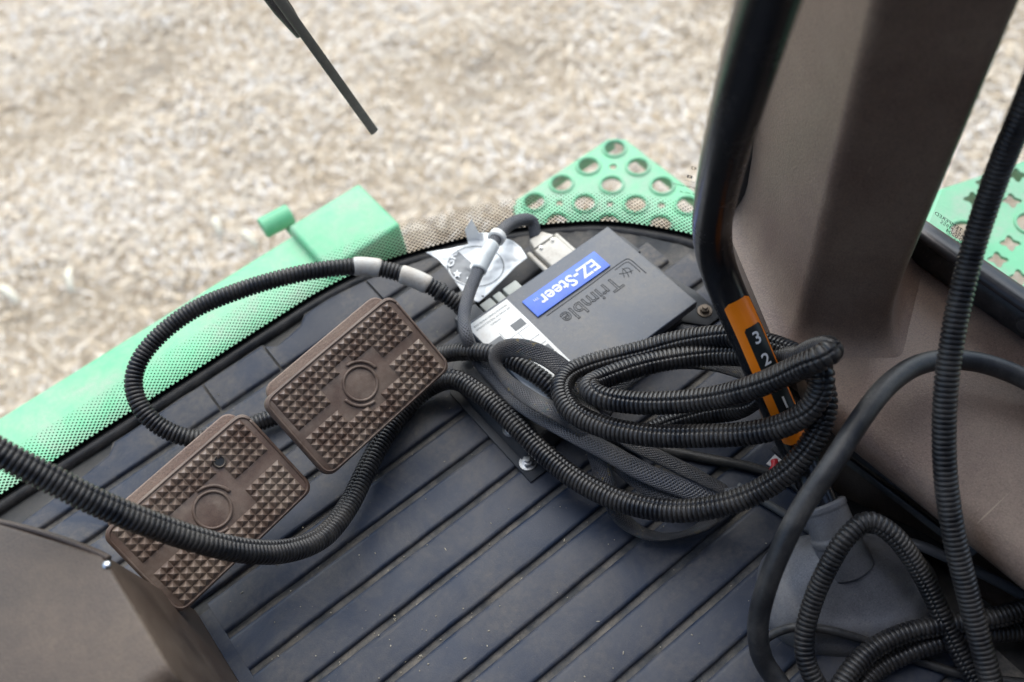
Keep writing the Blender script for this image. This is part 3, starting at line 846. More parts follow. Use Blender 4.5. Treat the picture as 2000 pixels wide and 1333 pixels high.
# inner side panel, black rail and edging below the ledge
sp = thing('lower_side_panel', 'dark brown lower side panel with black rail under the window ledge', 'panel', (0.5, 0.05, 0))
link('panel', prism_mesh('panel', [(0.452, 0.30, -0.02), (0.53, 0.30, -0.02), (0.60, -0.72, -0.02), (0.565, -0.72, -0.02)],
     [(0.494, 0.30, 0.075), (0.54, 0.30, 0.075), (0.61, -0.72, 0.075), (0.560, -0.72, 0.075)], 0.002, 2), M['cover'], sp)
def strip(name, p0, p1, w, h, mat, parent, bev=0.002):
    p0 = Vector(p0); p1 = Vector(p1); d = (p1 - p0); L = d.length
    x = d.normalized(); zz = Vector((-0.75, 0, 0.66)); zz = (zz - x * zz.dot(x)).normalized(); y = zz.cross(x)
    me = box_mesh(name, (0, -w/2, 0), (L, w/2, h), bev)
    me.transform(Matrix(((x.x, y.x, zz.x, p0.x), (x.y, y.y, zz.y, p0.y), (x.z, y.z, zz.z, p0.z), (0, 0, 0, 1))))
    return link(name, me, mat, parent)
r0 = P(1668, 868, 0.066); r1 = P(1925, 1052, 0.066)
strip('rail', r0, r1, 0.016, 0.012, M['blackplastic'], sp)
r2 = P(1660, 900, 0.045); r3 = P(1890, 1075, 0.045)
strip('rail_lower', r2, r3, 0.007, 0.008, M['blackplastic'], sp)
strip('rail_end', P(1925, 1050, 0.066), P(1878, 1088, 0.046), 0.012, 0.011, M['blackplastic'], sp)
eg = [P(x, y, 0.006) for x, y in ((1560, 925), (1640, 985), (1740, 1030), (1860, 1085), (2000, 1150), (2160, 1230))]
me, _ = flat_braid('edging', eg, 0.022, 0.010, ((0, 20), (1, 20)))
link('edging', me, M['carpet'], sp)

# ------------------------------------------------------------------ right side window
sw = thing('side_window', 'right side window pane in a thick black rubber gasket', 'window', (0.665, 0.1, LZ))
gx = 0.662
pts = [(gx + 0.012, -0.75, LZ + 0.2), (gx + 0.010, -0.6, LZ + 0.10), (gx + 0.004, -0.40, LZ + 0.045), (gx, -0.15, LZ + 0.030), (gx, 0.05, LZ + 0.026), (gx, 0.2, LZ + 0.026), (gx, 0.27, LZ + 0.026), (gx, 0.36, LZ + 0.026)]
pts = [(x, y, z - 0.013) for x, y, z in pts]
me, _ = flat_braid('gasket', pts, 0.034, 0.040, ((0, 0), (1, 0)))
link('gasket', me, M['rubber'], sw)
pts2 = [(x - 0.004, y, z + 0.021) for x, y, z in pts]
me, _ = flat_braid('gasket_lip', pts2, 0.026, 0.013, ((0, -14), (1, -14)))
link('gasket_lip', me, material('gasket_lip_rubber', (0.045, 0.046, 0.052), 0.30, 0.2, 50, (0.25, 0.22, 0.2), 0.3, 30, 0.1, 500), sw)
V = [(gx + 0.008, -0.75, LZ + 0.03), (gx + 0.008, 0.298, LZ + 0.03), (gx + 0.03, 0.298, 1.5), (gx + 0.03, -0.75, 1.5)]
link('glass_pane', new_mesh('glass_pane', V, [(0, 1, 2, 3)], False, [(0, 0), (1, 0), (1, 1), (0, 1)]), M['sideglass'], sw)
# plug button on the gasket
q = P(1955, 672, LZ + 0.026); link('plug_button', cyl_mesh('plug_button', (gx - 0.016, q[1], LZ + 0.02), (gx - 0.020, q[1], LZ + 0.021), 0.008, 0.007, 20, True, 0.001), M['rubber'], sw)
# etched lettering, readable from outside
def hit_x(px, py, X):
    d = R @ np.array([px - 1000.0, py - 667.0, FPX]); t = X / d[0]; return d[1] * t, CAM_H + d[2] * t
for body, px, py in (('TEMPERED', 1850, 436), ('AS2 M95S', 1858, 451), ('400 0204', 1867, 466), ('23284', 1874, 481)):
    y_, z_ = hit_x(px, py, gx + 0.010)
    me = text_mesh('etched_mark', body, 0.0068)
    for v in me.vertices: v.co = (gx + 0.0105 + 0.0155 * (z_ + v.co.y - LZ - 0.03) + 0.001, y_ + v.co.x, z_ + v.co.y)
    link('etched_mark', me, M['ink'], sw)

# ------------------------------------------------------------------ steering column cover, lower left
cv = thing('column_cover', 'brown plastic steering column cover with screw in the lower left corner', 'cover', (-0.25, 0.45, 0))
CZ = 0.25
top = [(-0.126, 0.475), (-0.181, 0.558), (-0.36, 0.80 - 0.06), (-0.52, 0.74), (-0.52, 0.345), (-0.124, 0.352)]
bot = [(-0.1215, 0.525), (-0.15, 0.575), (-0.30, 0.735), (-0.53, 0.735), (-0.53, 0.30), (-0.1215, 0.30)]
# main shell
bm = bmesh.new()
tb = [bm.verts.new((x, y, CZ)) for x, y in top]; bb = [bm.verts.new((x, y, -0.006)) for x, y in bot]
bm.faces.new(tb); bm.faces.new(bb[::-1])
for i in range(6): bm.faces.new((bb[i], bb[(i+1) % 6], tb[(i+1) % 6], tb[i]))
bmesh.ops.recalc_face_normals(bm, faces=bm.faces)
bm.edges.ensure_lookup_table()
near = [e for e in bm.edges if all(abs(v.co.z - CZ) < 1e-6 and v.co.y < 0.36 for v in e.verts)]
bmesh.ops.bevel(bm, geom=near, offset=0.016, segments=6, affect='EDGES', profile=0.5)
rest = [e for e in bm.edges if len(e.link_faces) == 2 and e.calc_face_angle(0) > 0.6]
bmesh.ops.bevel(bm, geom=rest, offset=0.004, segments=3, affect='EDGES', profile=0.5)
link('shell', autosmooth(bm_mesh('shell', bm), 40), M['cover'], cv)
me, _ = roundtube('front_lip', [(x, y, CZ - 0.003) for x, y in ((-0.124, 0.470), (-0.1275, 0.478), (-0.181, 0.5595), (-0.36, 0.7415))], 0.0028, 10)
link('front_lip', me, M['cover'], cv)
q = P(208, 1104, CZ); bm = bmesh.new()
bmesh.ops.create_uvsphere(bm, u_segments=16, v_segments=8, radius=0.0036)
for v in bm.verts: v.co.z = max(0, v.co.z) * 0.55
me = bm_mesh('screw', bm, True); me.transform(Matrix.Translation(Vector(q))); link('screw', me, M['steel'], cv)

# ------------------------------------------------------------------ brake pedals
def stud_mesh():
    a, b, h = 0.0044, 0.00405, 0.0046
    V = [(-a, -b, 0), (a, -b, 0), (a, b, 0), (-a, b, 0), (-a*.12, -b*.12, h), (a*.12, -b*.12, h), (a*.12, b*.12, h), (-a*.12, b*.12, h)]
    F = [(0, 1, 5, 4), (1, 2, 6, 5), (2, 3, 7, 6), (3, 0, 4, 7), (4, 5, 6, 7)]
    return new_mesh('stud', V, F)
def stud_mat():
    k = NT('worn_glint_stud_rubber'); b = k.bsdf
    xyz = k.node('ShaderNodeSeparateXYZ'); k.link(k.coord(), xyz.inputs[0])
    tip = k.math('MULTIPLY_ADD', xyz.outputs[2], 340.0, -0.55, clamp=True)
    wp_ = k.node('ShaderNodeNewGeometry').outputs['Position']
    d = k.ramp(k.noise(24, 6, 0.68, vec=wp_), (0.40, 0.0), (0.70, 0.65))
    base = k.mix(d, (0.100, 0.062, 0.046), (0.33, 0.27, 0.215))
    base = k.mix(k.math('MULTIPLY', tip, 0.55), base, (0.27, 0.205, 0.17))  # paler tips: wear, plus the specular glint painted into the colour
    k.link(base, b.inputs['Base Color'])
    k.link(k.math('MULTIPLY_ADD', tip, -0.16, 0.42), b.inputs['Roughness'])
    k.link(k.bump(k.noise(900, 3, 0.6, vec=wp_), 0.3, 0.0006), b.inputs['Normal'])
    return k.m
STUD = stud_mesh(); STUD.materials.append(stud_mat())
def pedal(cen, W, H_, tilt, yaw, roll, label, hole=None):
    u = Vector((math.cos(yaw) * math.cos(roll), math.sin(yaw) * math.cos(roll), math.sin(roll)))
    v = Vector((-math.sin(yaw) * math.cos(tilt), math.cos(yaw) * math.cos(tilt), math.sin(tilt)))
    v = (v - u * v.dot(u)).normalized(); w = u.cross(v)
    c = Vector(cen)
    MX = Matrix(((u.x, v.x, w.x, c.x), (u.y, v.y, w.y, c.y), (u.z, v.z, w.z, c.z), (0, 0, 0, 1)))
    pd = thing('brake_pedal', label, 'pedal', c - w * 0.02, 'brake pedals')
    pad = link('pad', slab_mesh('pad', rrect(W, H_, 0.011), -0.013, 0.0, 0.0022, MX), M['pad'], pd)
    link('backing_plate', slab_mesh('backing_plate', rrect(W * 0.90, H_ + 0.006, 0.012), -0.021, -0.0135, 0.002, MX @ Matrix.Translation((0.002, 0.006, 0))), M['brown'], pd)
    # raised border lip
    o = rrect(W - 0.005, H_ - 0.005, 0.0095)
    me, _ = roundtube('rim', [MX @ Vector((x, y, 0.0)) for x, y in o + [o[0]]], 0.0011, 8, 0.003)
    link('rim', me, M['pad'], pad)
    link('ring', torus_mesh('ring', 0, 0, 0.0004, 0.0175, 0.0016, 36, 8, 0, 360, MX), M['pad'], pad)
    link('arc_ridge', torus_mesh('arc_ridge', 0, 0, 0.0004, 0.0228, 0.0019, 16, 8, 5, 88, MX), M['pad'], pad)
    link('arc_ridge', torus_mesh('arc_ridge', 0, 0, 0.0004, 0.0228, 0.0019, 16, 8, 185, 268, MX), M['pad'], pad)
    nc = 18; px_ = (W - 0.017) / nc; rows = 5; py_ = 0.0083
    for side in (1, -1):
        for r_ in range(rows):
            y = side * (H_ / 2 - 0.0085 - r_ * py_)
            for cidx in range(nc):
                x = -W/2 + 0.0085 + (cidx + 0.5) * px_
                if r_ == 3 and 5 <= cidx <= 12: continue
                if r_ == 4 and 5 <= cidx <= 12: continue
                if math.hypot(x, y) < 0.0270: continue
                if hole and math.hypot(x - hole[0], y - hole[1]) < 0.0065: continue
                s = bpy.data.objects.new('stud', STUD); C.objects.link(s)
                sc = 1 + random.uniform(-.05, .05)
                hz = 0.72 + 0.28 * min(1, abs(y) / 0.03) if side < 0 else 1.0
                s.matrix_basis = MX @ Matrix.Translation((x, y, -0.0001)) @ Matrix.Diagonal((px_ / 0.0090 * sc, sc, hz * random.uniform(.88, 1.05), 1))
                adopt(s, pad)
    if hole:
        hx, hy = hole
        link('bolt_hole', cyl_mesh('bolt_hole', MX @ Vector((hx, hy, -0.001)), MX @ Vector((hx, hy, 0.0012)), 0.0052, 0.0050, 20), M['ink'], pad)
        link('bolt_collar', torus_mesh('bolt_collar', hx, hy, 0.001, 0.0054, 0.0011, 20, 8, 0, 360, MX), M['darksteel'], pad)
    # arm down to the floor in front
    a0 = MX @ Vector((0, 0.01, -0.022)); a1 = Vector((a0.x, a0.y + 0.05, 0.055)); a2 = Vector((a0.x, a0.y + 0.085, -0.004))
    me, _ = flat_braid('arm', [a0, a0 + Vector((0, 0.012, -0.012)), a1, a2], 0.028, 0.012, ((0, 0), (1, 0)), up=(0, 1, 0.2))
    link('arm', me, M['blackpaint'], pd)
    return pd, MX
T = math.radians(37)
pedal((0.139, 0.560, 0.115), 0.174, 0.101, T, 0.145, -0.012, 'brown studded brake pedal nearer the controller, clean and clear of hoses')
pedal((-0.047, 0.537, 0.115), 0.171, 0.105, T, 0.203, -0.06, 'brown studded brake pedal crossed by a hose, beside the column cover', hole=(0.035, 0.030))

# ------------------------------------------------------------------ steering controller box
bx0, bx1, by0, by1, bzt = 0.283, 0.499, 0.440, 0.591, 0.046
ct = thing('steering_controller', 'slate grey controller box with blue badge and white label on mat', 'controller', (0.39, 0.515, 0))
link('lid', box_mesh('lid', (bx0, by0, 0.034), (bx1, by1, bzt), 0.0016, 3), M['casebox'], ct)
link('body', box_mesh('body', (bx0 + 0.004, by0 + 0.016, 0.003), (bx1 - 0.004, by1 - 0.004, 0.0335), 0.002, 2), M['casedark'], ct)
link('base_plate', prism_mesh('base_plate',
     [(0.228, 0.408, 0.0), (0.262, 0.408, 0.0), (0.30, 0.455, 0.0), (0.49, 0.452, 0.0), (0.508, 0.428, 0.0), (0.532, 0.428, 0.0), (0.532, 0.475, 0.0), (0.508, 0.60, 0.0), (0.27, 0.60, 0.0), (0.228, 0.555, 0.0)],
     [(0.228, 0.408, 0.003), (0.262, 0.408, 0.003), (0.30, 0.455, 0.003), (0.49, 0.452, 0.003), (0.508, 0.428, 0.003), (0.532, 0.428, 0.003), (0.532, 0.475, 0.003), (0.508, 0.60, 0.003), (0.27, 0.60, 0.003), (0.228, 0.555, 0.003)], 0.0006, 1), M['casedark'], ct)
link('side_bracket', prism_mesh('side_bracket', [(0.236, 0.425, 0.0035), (0.285, 0.425, 0.0035), (0.285, 0.562, 0.0035), (0.236, 0.562, 0.0035)],
     [(0.246, 0.435, 0.020), (0.285, 0.435, 0.024), (0.285, 0.555, 0.024), (0.246, 0.555, 0.020)], 0.003, 3), M['casedark'], ct)
for p in ((0.247, 0.464, 0.0195),): hexbolt(ct, p, (0, 0, 1), 0.0062, 0.006, M['steel'])
hexbolt(ct, (0.240, 0.4275, 0.0032), (0, 0, 1), 0.0066, 0.006, M['steel'])
hexbolt(ct, (0.519, 0.445, 0.0032), (0, 0, 1), 0.006, 0.006, M['darksteel'])
hexbolt(ct, (0.246, 0.54, 0.0195), (0, 0, 1), 0.006, 0.006, M['steel'])
# right end latch ribs
link('end_rib', box_mesh('end_rib', (bx1 + 0.0004, by0 + 0.035, 0.012), (bx1 + 0.006, by1 - 0.052, 0.038), 0.001), M['casedark'], ct)
link('end_tab', box_mesh('end_tab', (bx1 + 0.0004, by1 - 0.045, 0.004), (bx1 + 0.012, by1 - 0.012, 0.030), 0.001), M['casedark'], ct)
# badge: long blue plate, letters upside down for the camera (they read from the front)
badge = link('badge', box_mesh('badge', (0.352, 0.543, bzt + 0.0002), (0.461, 0.572, bzt + 0.0022), 0.0008, 2), M['blue'], ct)
ROT = Matrix.Rotation(math.pi, 4, 'Z')
me = text_mesh('lettering', 'EZ-Steer', 0.0235, bold=True)
dims = [max(v.co.x for v in me.vertices) - min(v.co.x for v in me.vertices)]
me.transform(Matrix.Translation((0.4105, 0.5573, bzt + 0.0026)) @ ROT @ Matrix.Diagonal((0.083 / dims[0], 1.0, 1, 1)))
link('lettering', me, M['white'], badge)
me = text_mesh('trademark', 'TM', 0.005); me.transform(Matrix.Translation((0.366, 0.5635 , bzt + 0.0026)) @ ROT); link('trademark', me, M['white'], badge)
# moulded name: outlined letters inside a thin frame
me = text_mesh('embossed_name', 'Trimble', 0.029, outline=True, bevel=0.00042)
dx = max(v.co.x for v in me.vertices) - min(v.co.x for v in me.vertices)
me.transform(Matrix.Translation((0.413, 0.5215, bzt + 0.0002)) @ ROT @ Matrix.Diagonal((0.083 / dx, 0.92, 1, 1)))
link('embossed_name', me, M['ink'], ct)
def line(name, pts, r, mat, parent):
    me, _ = roundtube(name, pts, r, 8, 0.003); return link(name, me, mat, parent)
zt = bzt + 0.0001
line('frame_line', [(0.361, 0.5385, zt), (0.42, 0.5385, zt), (0.483, 0.5385, zt), (0.4845, 0.537, zt), (0.4845, 0.52, zt), (0.4845, 0.508, zt)], 0.0005, M['ink'], ct)
line('frame_line', [(0.461, 0.5355, zt), (0.4795, 0.5355, zt), (0.4808, 0.534, zt), (0.4808, 0.514, zt)], 0.0004, M['ink'], ct)
cx, cy = 0.468, 0.524
line('emblem', [(cx - .006, cy - .004, zt), (cx, cy + .006, zt), (cx + .007, cy + .003, zt), (cx + .004, cy - .005, zt)], 0.0004, M['ink'], ct)
line('emblem', [(cx - .007, cy + .004, zt), (cx - .001, cy, zt), (cx + .008, cy - .003, zt)], 0.0004, M['ink'], ct)
line('emblem', [(cx - .002, cy - .007, zt), (cx + .001, cy, zt), (cx + .001, cy + .008, zt)], 0.0004, M['ink'], ct)
# white data label with blanked-out fields
lab = link('data_label', box_mesh('data_label', (0.2845, 0.4415, bzt + 0.0002), (0.342, 0.5875, bzt + 0.0009), 0.0002, 1), M['label'], ct)
lz = bzt + 0.0013
def patch(name, x0, y0, x1, y1, mat, z=lz):
    link(name, new_mesh(name, [(x0, y0, z), (x1, y0, z), (x1, y1, z), (x0, y1, z)], [(0, 1, 2, 3)]), mat, lab)
patch('printed_block', 0.3215, 0.545, 0.3375, 0.5555, M['greyprint'])
patch('printed_block', 0.288, 0.534, 0.305, 0.552, M['greyprint'])
patch('printed_block', 0.318, 0.497, 0.338, 0.508, M['greyprint'])
patch('printed_block', 0.289, 0.500, 0.300, 0.520, M['greyprint'])
for y in (0.541, 0.524, 0.512, 0.494): patch('printed_rule', 0.288, y, 0.339, y + 0.0005, M['greyprint'], lz - .0001)
for x, ya, yb in ((0.306, 0.512, 0.556), (0.322, 0.494, 0.541)): patch('printed_rule', x, ya, x + 0.0005, yb, M['greyprint'], lz - .0001)
for i in range(3):
    me = text_mesh('fine_print', ('MANUFACTURED UNDER ONE', 'OR MORE OF THE FOLLOWING', 'PATENTS')[i], 0.0034)
    me.transform(Matrix.Translation((0.313, 0.581 - 0.0052 * i, lz)) @ ROT); link('fine_print', me, M['greyprint'], lab)
# sockets on the front face
for x0, x1, m in ((0.318, 0.334, 'paleplug'), (0.337, 0.348, 'paleplug'), (0.352, 0.372, 'paleplug')):
    link('socket', box_mesh('socket', (x0, by1 + 0.0004, 0.010), (x1, by1 + 0.020, 0.034), 0.0015), M[m], ct)
link('socket_housing', box_mesh('socket_housing', (0.284, by1 + 0.0004, 0.006), (0.315, by1 + 0.024, 0.036), 0.002), M['casedark'], ct)
link('end_clip', box_mesh('end_clip', (0.262, 0.575, 0.010), (0.2815, 0.583, 0.034), 0.0015), M['casedark'], ct)

# serial plug with thumbscrews, cable end of the braided lead
db = thing('serial_plug', 'cream serial plug with metal screws at the controller front edge', 'plug', (0.45, 0.63, 0.02))
dbx0, dbx1 = 0.418, 0.452
link('hood', box_mesh('hood', (dbx0, 0.5975, 0.012), (dbx1, 0.634, 0.030), 0.003, 3), M['beige'], db)
link('clamp', prism_mesh('clamp', [(dbx0 + 0.001, 0.6345, 0.013), (dbx1 - 0.001, 0.6345, 0.013), (dbx1 - 0.007, 0.652, 0.016), (dbx0 + 0.007, 0.652, 0.016)],
     [(dbx0 + 0.001, 0.6345, 0.032), (dbx1 - 0.001, 0.6345, 0.032), (dbx1 - 0.007, 0.652, 0.028), (dbx0 + 0.007, 0.652, 0.028)], 0.002, 2), M['beige'], db)
for x in (dbx0 - 0.0045, dbx1 + 0.0045):
    link('thumbscrew', cyl_mesh('thumbscrew', (x, 0.5955, 0.021), (x, 0.640, 0.021), 0.0034, 0.0034, 14, True, 0.0006), M['beige'], db)
for x in (dbx0 + 0.008, dbx1 - 0.008): hexbolt(db, (x, 0.630, 0.030), (0, 0, 1), 0.0024, 0.0014, M['steel'], False, 'clamp_screw')

# ------------------------------------------------------------------ hoses and cables
def PP(seq): return [P(*q) for q in seq]
main_pts = PP([(-120, 815, .345), (0, 885, .315), (100, 937, .287), (200, 987, .257), (300, 1027, .222), (400, 1060, .183), (480, 1077, .145), (560, 1077, .100), (630, 1050, .060), (680, 990, .034), (715, 920, .022), (748, 858, .016), (790, 800, .014),
    (838, 757, .020), (885, 742, .036), (935, 768, .042), (990, 815, .042), (1060, 885, .040), (1130, 940, .045), (1220, 982, .056), (1320, 999, .070), (1420, 985, .086), (1500, 950, .104), (1560, 900, .128), (1600, 838, .150), (1612, 780, .165),
    (1588, 722, .168), (1540, 688, .155), (1480, 668, .138), (1420, 657, .120), (1330, 666, .096), (1240, 690, .078), (1160, 710, .070), (1113, 730, .070), (1096, 758, .078), (1113, 800, .086), (1165, 830, .094), (1240, 848, .104), (1300, 853, .112), (1380, 852, .124), (1450, 849, .136), (1527, 833, .154), (1580, 802, .174), (1604, 760, .190),
    (1604, 724, .200), (1580, 702, .188), (1530, 700, .150), (1460, 696, .116), (1390, 694, .100), (1310, 703, .094), (1235, 720, .094), (1175, 742, .096), (1150, 756, .104), (1166, 774, .114), (1220, 786, .120), (1300, 788, .132), (1400, 777, .152), (1480, 754, .182), (1555, 721, .212), (1602, 700, .232), (1622, 689, .236),
    (1616, 681, .224), (1585, 688, .196), (1545, 718, .150), (1490, 765, .085), (1440, 800, .040), (1370, 812, .020), (1300, 832, .0135), (1240, 858, .0125)])
me, main_path = corrugated('corrugated_hose', main_pts, 0.0228, 0.0046, seam=-0.75, twist=0.35)
tag(link('corrugated_hose', me, M['loom']), 'long black corrugated hose from the left edge, coiled around the gear lever', 'hose')

loop_pts = PP([(925, 617, .022), (905, 602, .028), (880, 584, .038), (845, 562, .048), (810, 545, .058), (765, 530, .066), (715, 521, .075), (640, 526, .086), (560, 541, .094), (460, 571, .098), (380, 605, .097), (312, 655, .092), (271, 707, .085), (260, 752, .076), (278, 802, .062), (322, 840, .046), (380, 858, .032), (430, 854, .022), (490, 832, .016), (540, 814, .014),
    (620, 790, .013), (720, 755, .013), (800, 716, .018), (870, 692, .034), (920, 688, .050), (975, 695, .060), (1030, 722, .062), (1072, 752, .058), (1105, 790, .046), (1140, 822, .030), (1190, 850, .014), (1260, 872, .0115)])
me, loop_path = corrugated('looped_hose', loop_pts, 0.0205, 0.0046, seam=0.9, twist=0.3)
lh = tag(link('looped_hose', me, M['loom']), 'black corrugated hose looping left past the pedals with two silver bands', 'hose')
def band(path, sa, sb, r, mat, parent, name):
    S = np.linspace(sa, sb, 12); th = np.linspace(0, 2*np.pi, 24, endpoint=False)
    rad = np.full((12, 24), r); rad[0] -= .0015; rad[-1] -= .0015
    rad *= 1 + 0.02 * np.sin(th * 3 + 1)[None]
    link(name, sweep(name, path, S, rad * np.cos(th), rad * np.sin(th), True), mat, parent)
a, b = sorted((s_near(loop_path, 690, 522), s_near(loop_path, 745, 526))); band(loop_path, a, b, 0.0112, M['tape'], lh, 'foil_band')
a, b = sorted((s_near(loop_path, 782, 536), s_near(loop_path, 838, 558))); band(loop_path, a, b, 0.0112, M['tape'], lh, 'foil_band')
a, b = sorted((s_near(loop_path, 858, 570), s_near(loop_path, 864, 574))); band(loop_path, a, b, 0.0118, M['blackplastic'], lh, 'cable_tie')
# rectangular plug at the hose end
pg = P(905, 603, .02)
link('plug', box_mesh('plug', (pg[0] - 0.008, pg[1] - 0.014, 0.006), (pg[0] + 0.024, pg[1] + 0.012, 0.036), 0.002), M['blackplastic'], lh)

# braided lead from the serial plug, flattening as it runs under the coil
lead = [(0.435, 0.653, 0.022)] + PP([(1040, 432, .036), (1005, 434, .050), (978, 455, .060), (955, 490, .066), (932, 535, .066), (914, 580, .066), (906, 625, .066), (912, 660, .064), (930, 700, .038), (970, 745, .030), (1025, 795, .046), (1100, 838, .054), (1180, 880, .056), (1265, 927, .050), (1345, 957, .044), (1412, 975, .040), (1480, 962, .06)])
me, lead_path = flat_braid('braided_lead', lead, ((0, .0145), (.42, .0145), (.55, .020), (1, .021)), ((0, .0145), (.42, .0145), (.55, .007), (1, .006)), ((0, 0), (.6, 10), (1, -20)))
tag(link('braided_lead', me, M['braidgrey']), 'grey braided lead from the cream serial plug running under the hoses', 'cable')
flat1 = PP([(1200, 800, .045), (1150, 765, .060), (1110, 730, .074), (1065, 697, .084), (1015, 680, .090), (980, 684, .092), (965, 703, .088), (985, 738, .078), (1040, 782, .070), (1105, 815, .066), (1150, 850, .056), (1172, 905, .040), (1190, 965, .026), (1220, 1020, .016), (1275, 1048, .012), (1335, 1045, .012), (1385, 1020, .014), (1400, 990, .022), (1370, 960, .030), (1290, 930, .036)])
me, _ = flat_braid('flat_braided_cable', flat1, .0205, .0055, ((0, -10), (.15, 20), (.27, 60), (.36, 15), (.55, -10), (.68, 25), (.8, 60), (.9, 20), (1, 0)))
tag(link('flat_braided_cable', me, M['braid']), 'flat black braided cable folded beside the white label, drooping onto the mat', 'cable')
flat2 = PP([(1120, 765, .050), (1170, 822, .050), (1235, 868, .056), (1310, 905, .052), (1375, 938, .046), (1420, 965, .040), (1360, 985, .036), (1290, 970, .034), (1230, 930, .034), (1180, 880, .030)])
me, _ = flat_braid('flat_braided_cable', flat2, .0150, .0065, ((0, 30), (.4, -15), (.62, 40), (1, 10)))
tag(link('flat_braided_cable', me, M['braiddark']), 'narrow flat braided cable doubled back inside the lowest hose loop', 'cable')
flat3 = PP([(1195, 768, .050), (1225, 738, .060), (1275, 712, .068), (1335, 704, .074), (1400, 712, .072), (1450, 730, .070), (1500, 748, .072), (1545, 772, .085), (1570, 812, .085), (1562, 850, .072), (1520, 890, .045)])
me, _ = flat_braid('flat_braided_cable', flat3, .0200, .0055, ((0, -35), (.3, -15), (.5, 20), (1, 40)))
tag(link('flat_braided_cable', me, M['braid']), 'flat braided cable arched inside the small upper hose loop', 'cable')
thin = PP([(1180, 842, .006), (1280, 874, .006), (1380, 896, .006), (1470, 914, .006), (1540, 940, .006), (1600, 985, .006)])
me, _ = roundtube('thin_cable', thin, 0.0052, 12)
tag(link('thin_cable', me, M['rubber']), 'thin black cable lying on the mat behind the lowest loop', 'cable')
me, _ = roundtube('thin_cable', PP([(1440, 950, .004), (1500, 985, .004), (1560, 1022, .004), (1620, 1062, .004)]), 0.0042, 12)
tag(link('thin_cable', me, material('grey_cable', (0.10, 0.11, 0.12), 0.4, 0.1, 40, DUST, 0.4)), 'thin grey cable passing under the smooth hose towards the boot', 'cable')

# smooth rubber hose on the right
me, _ = roundtube('smooth_hose', PP([(2140, 840, .150), (2060, 775, .150), (2000, 740, .152), (1930, 713, .158), (1860, 703, .166), (1795, 713, .176), (1735, 752, .186), (1682, 818, .188), (1622, 912, .180), (1567, 992, .160), (1522, 1082, .130), (1493, 1160, .098), (1480, 1230, .066), (1490, 1290, .042), (1528, 1345, .026), (1570, 1420, .016)]), 0.0094, 22)
tag(link('smooth_hose', me, M['rubber']), 'smooth black rubber hose arching over the window ledge down to the mat', 'hose')
# tall corrugated hose
me, _ = corrugated('upright_hose', PP([(2075, 20, .50), (2000, 215, .425), (1960, 310, .38), (1905, 470, .315), (1866, 630, .265), (1846, 780, .222), (1846, 920, .180), (1864, 1050, .140), (1893, 1170, .100), (1924, 1290, .064), (1955, 1400, .035)]), 0.0196, 0.0044, seam=None)
tag(link('upright_hose', me, M['loom']), 'black corrugated hose running up the right edge past the pillar', 'hose')
# lower right coil
me, _ = corrugated('boot_hose', PP([(1640, 1400, .012), (1600, 1345, .020), (1574, 1290, .034), (1572, 1240, .048), (1590, 1170, .068), (1622, 1100, .092), (1655, 1048, .108), (1695, 1018, .112), (1738, 1040, .106), (1780, 1090, .085), (1815, 1150, .062), (1842, 1210, .044), (1875, 1275, .026), (1915, 1345, .014), (1950, 1410, .012)]), 0.0186, 0.0044, seam=0.8, twist=0.3)
tag(link('boot_hose', me, M['loom']), 'corrugated hose arching over the lever boot', 'hose')
me, _ = corrugated('corner_hose', PP([(2120, 1150, .040), (2000, 1192, .040), (1920, 1212, .040), (1840, 1222, .040), (1760, 1240, .038), (1700, 1272, .036), (1655, 1320, .034), (1625, 1380, .03), (1610, 1460, .03)]), 0.0190, 0.0044, seam=-0.9, twist=0.3)
tag(link('corner_hose', me, M['loom']), 'corrugated hose crossing from the right edge in front of the boot, upper of two', 'hose')
me, _ = corrugated('corner_hose', PP([(2100, 1230, .012), (1990, 1235, .014), (1910, 1240, .020), (1850, 1252, .026), (1780, 1275, .022), (1720, 1305, .016), (1680, 1345, .016), (1650, 1400, .016), (1640, 1470, .016)]), 0.0172, 0.0044, seam=None)
tag(link('corner_hose', me, M['loom']), 'corrugated hose just below its twin in the lower right corner', 'hose')
me, _ = roundtube('grey_side_cable', PP([(1700, 1062, .012), (1780, 1062, .030), (1850, 1090, .030), (1920, 1122, .026), (2000, 1165, .022), (2080, 1215, .018), (2150, 1270, .016)]), 0.0052, 14)
tag(link('grey_side_cable', me, material('grey_cable_glossy', (0.085, 0.09, 0.10), 0.35, 0.1, 40, DUST, 0.3)), 'slim grey cable running behind the upright hose below the ledge', 'cable')
me, _ = roundtube('thin_loop_cable', PP([(1470, 1270, .006), (1505, 1242, .016), (1550, 1226, .030), (1610, 1230, .036), (1690, 1252, .024), (1790, 1290, .006), (1880, 1318, .006), (1960, 1330, .006), (2060, 1340, .006)]), 0.0042, 12)
tag(link('thin_loop_cable', me, M['rubber']), 'thin black cable curving on the mat in front of the boot', 'cable')

# ------------------------------------------------------------------ gear lever with boot and decal
gl = thing('gear_lever', 'bent black gear lever with orange 3 2 1 decal rising from rubber boot', 'lever', P(1660, 1130, 0))
lev = PP([(1665, 1130, .030), (1640, 1070, .055), (1612, 1000, .075), (1560, 888, .098), (1495, 740, .150), (1452, 640, .187), (1418, 565, .215), (1398, 508, .243), (1391, 450, .285), (1397, 395, .335), (1416, 300, .415), (1452, 165, .505), (1500, 0, .585), (1560, -190, .66)])
me, lever_path = roundtube('shaft', lev, 0.0170, 32, 0.003, [(0, .0150), (.12, .0155), (.25, .0165), (.55, .0172), (.7, .0178), (1, .0190)])
link('shaft', me, M['blackpaint'], gl)
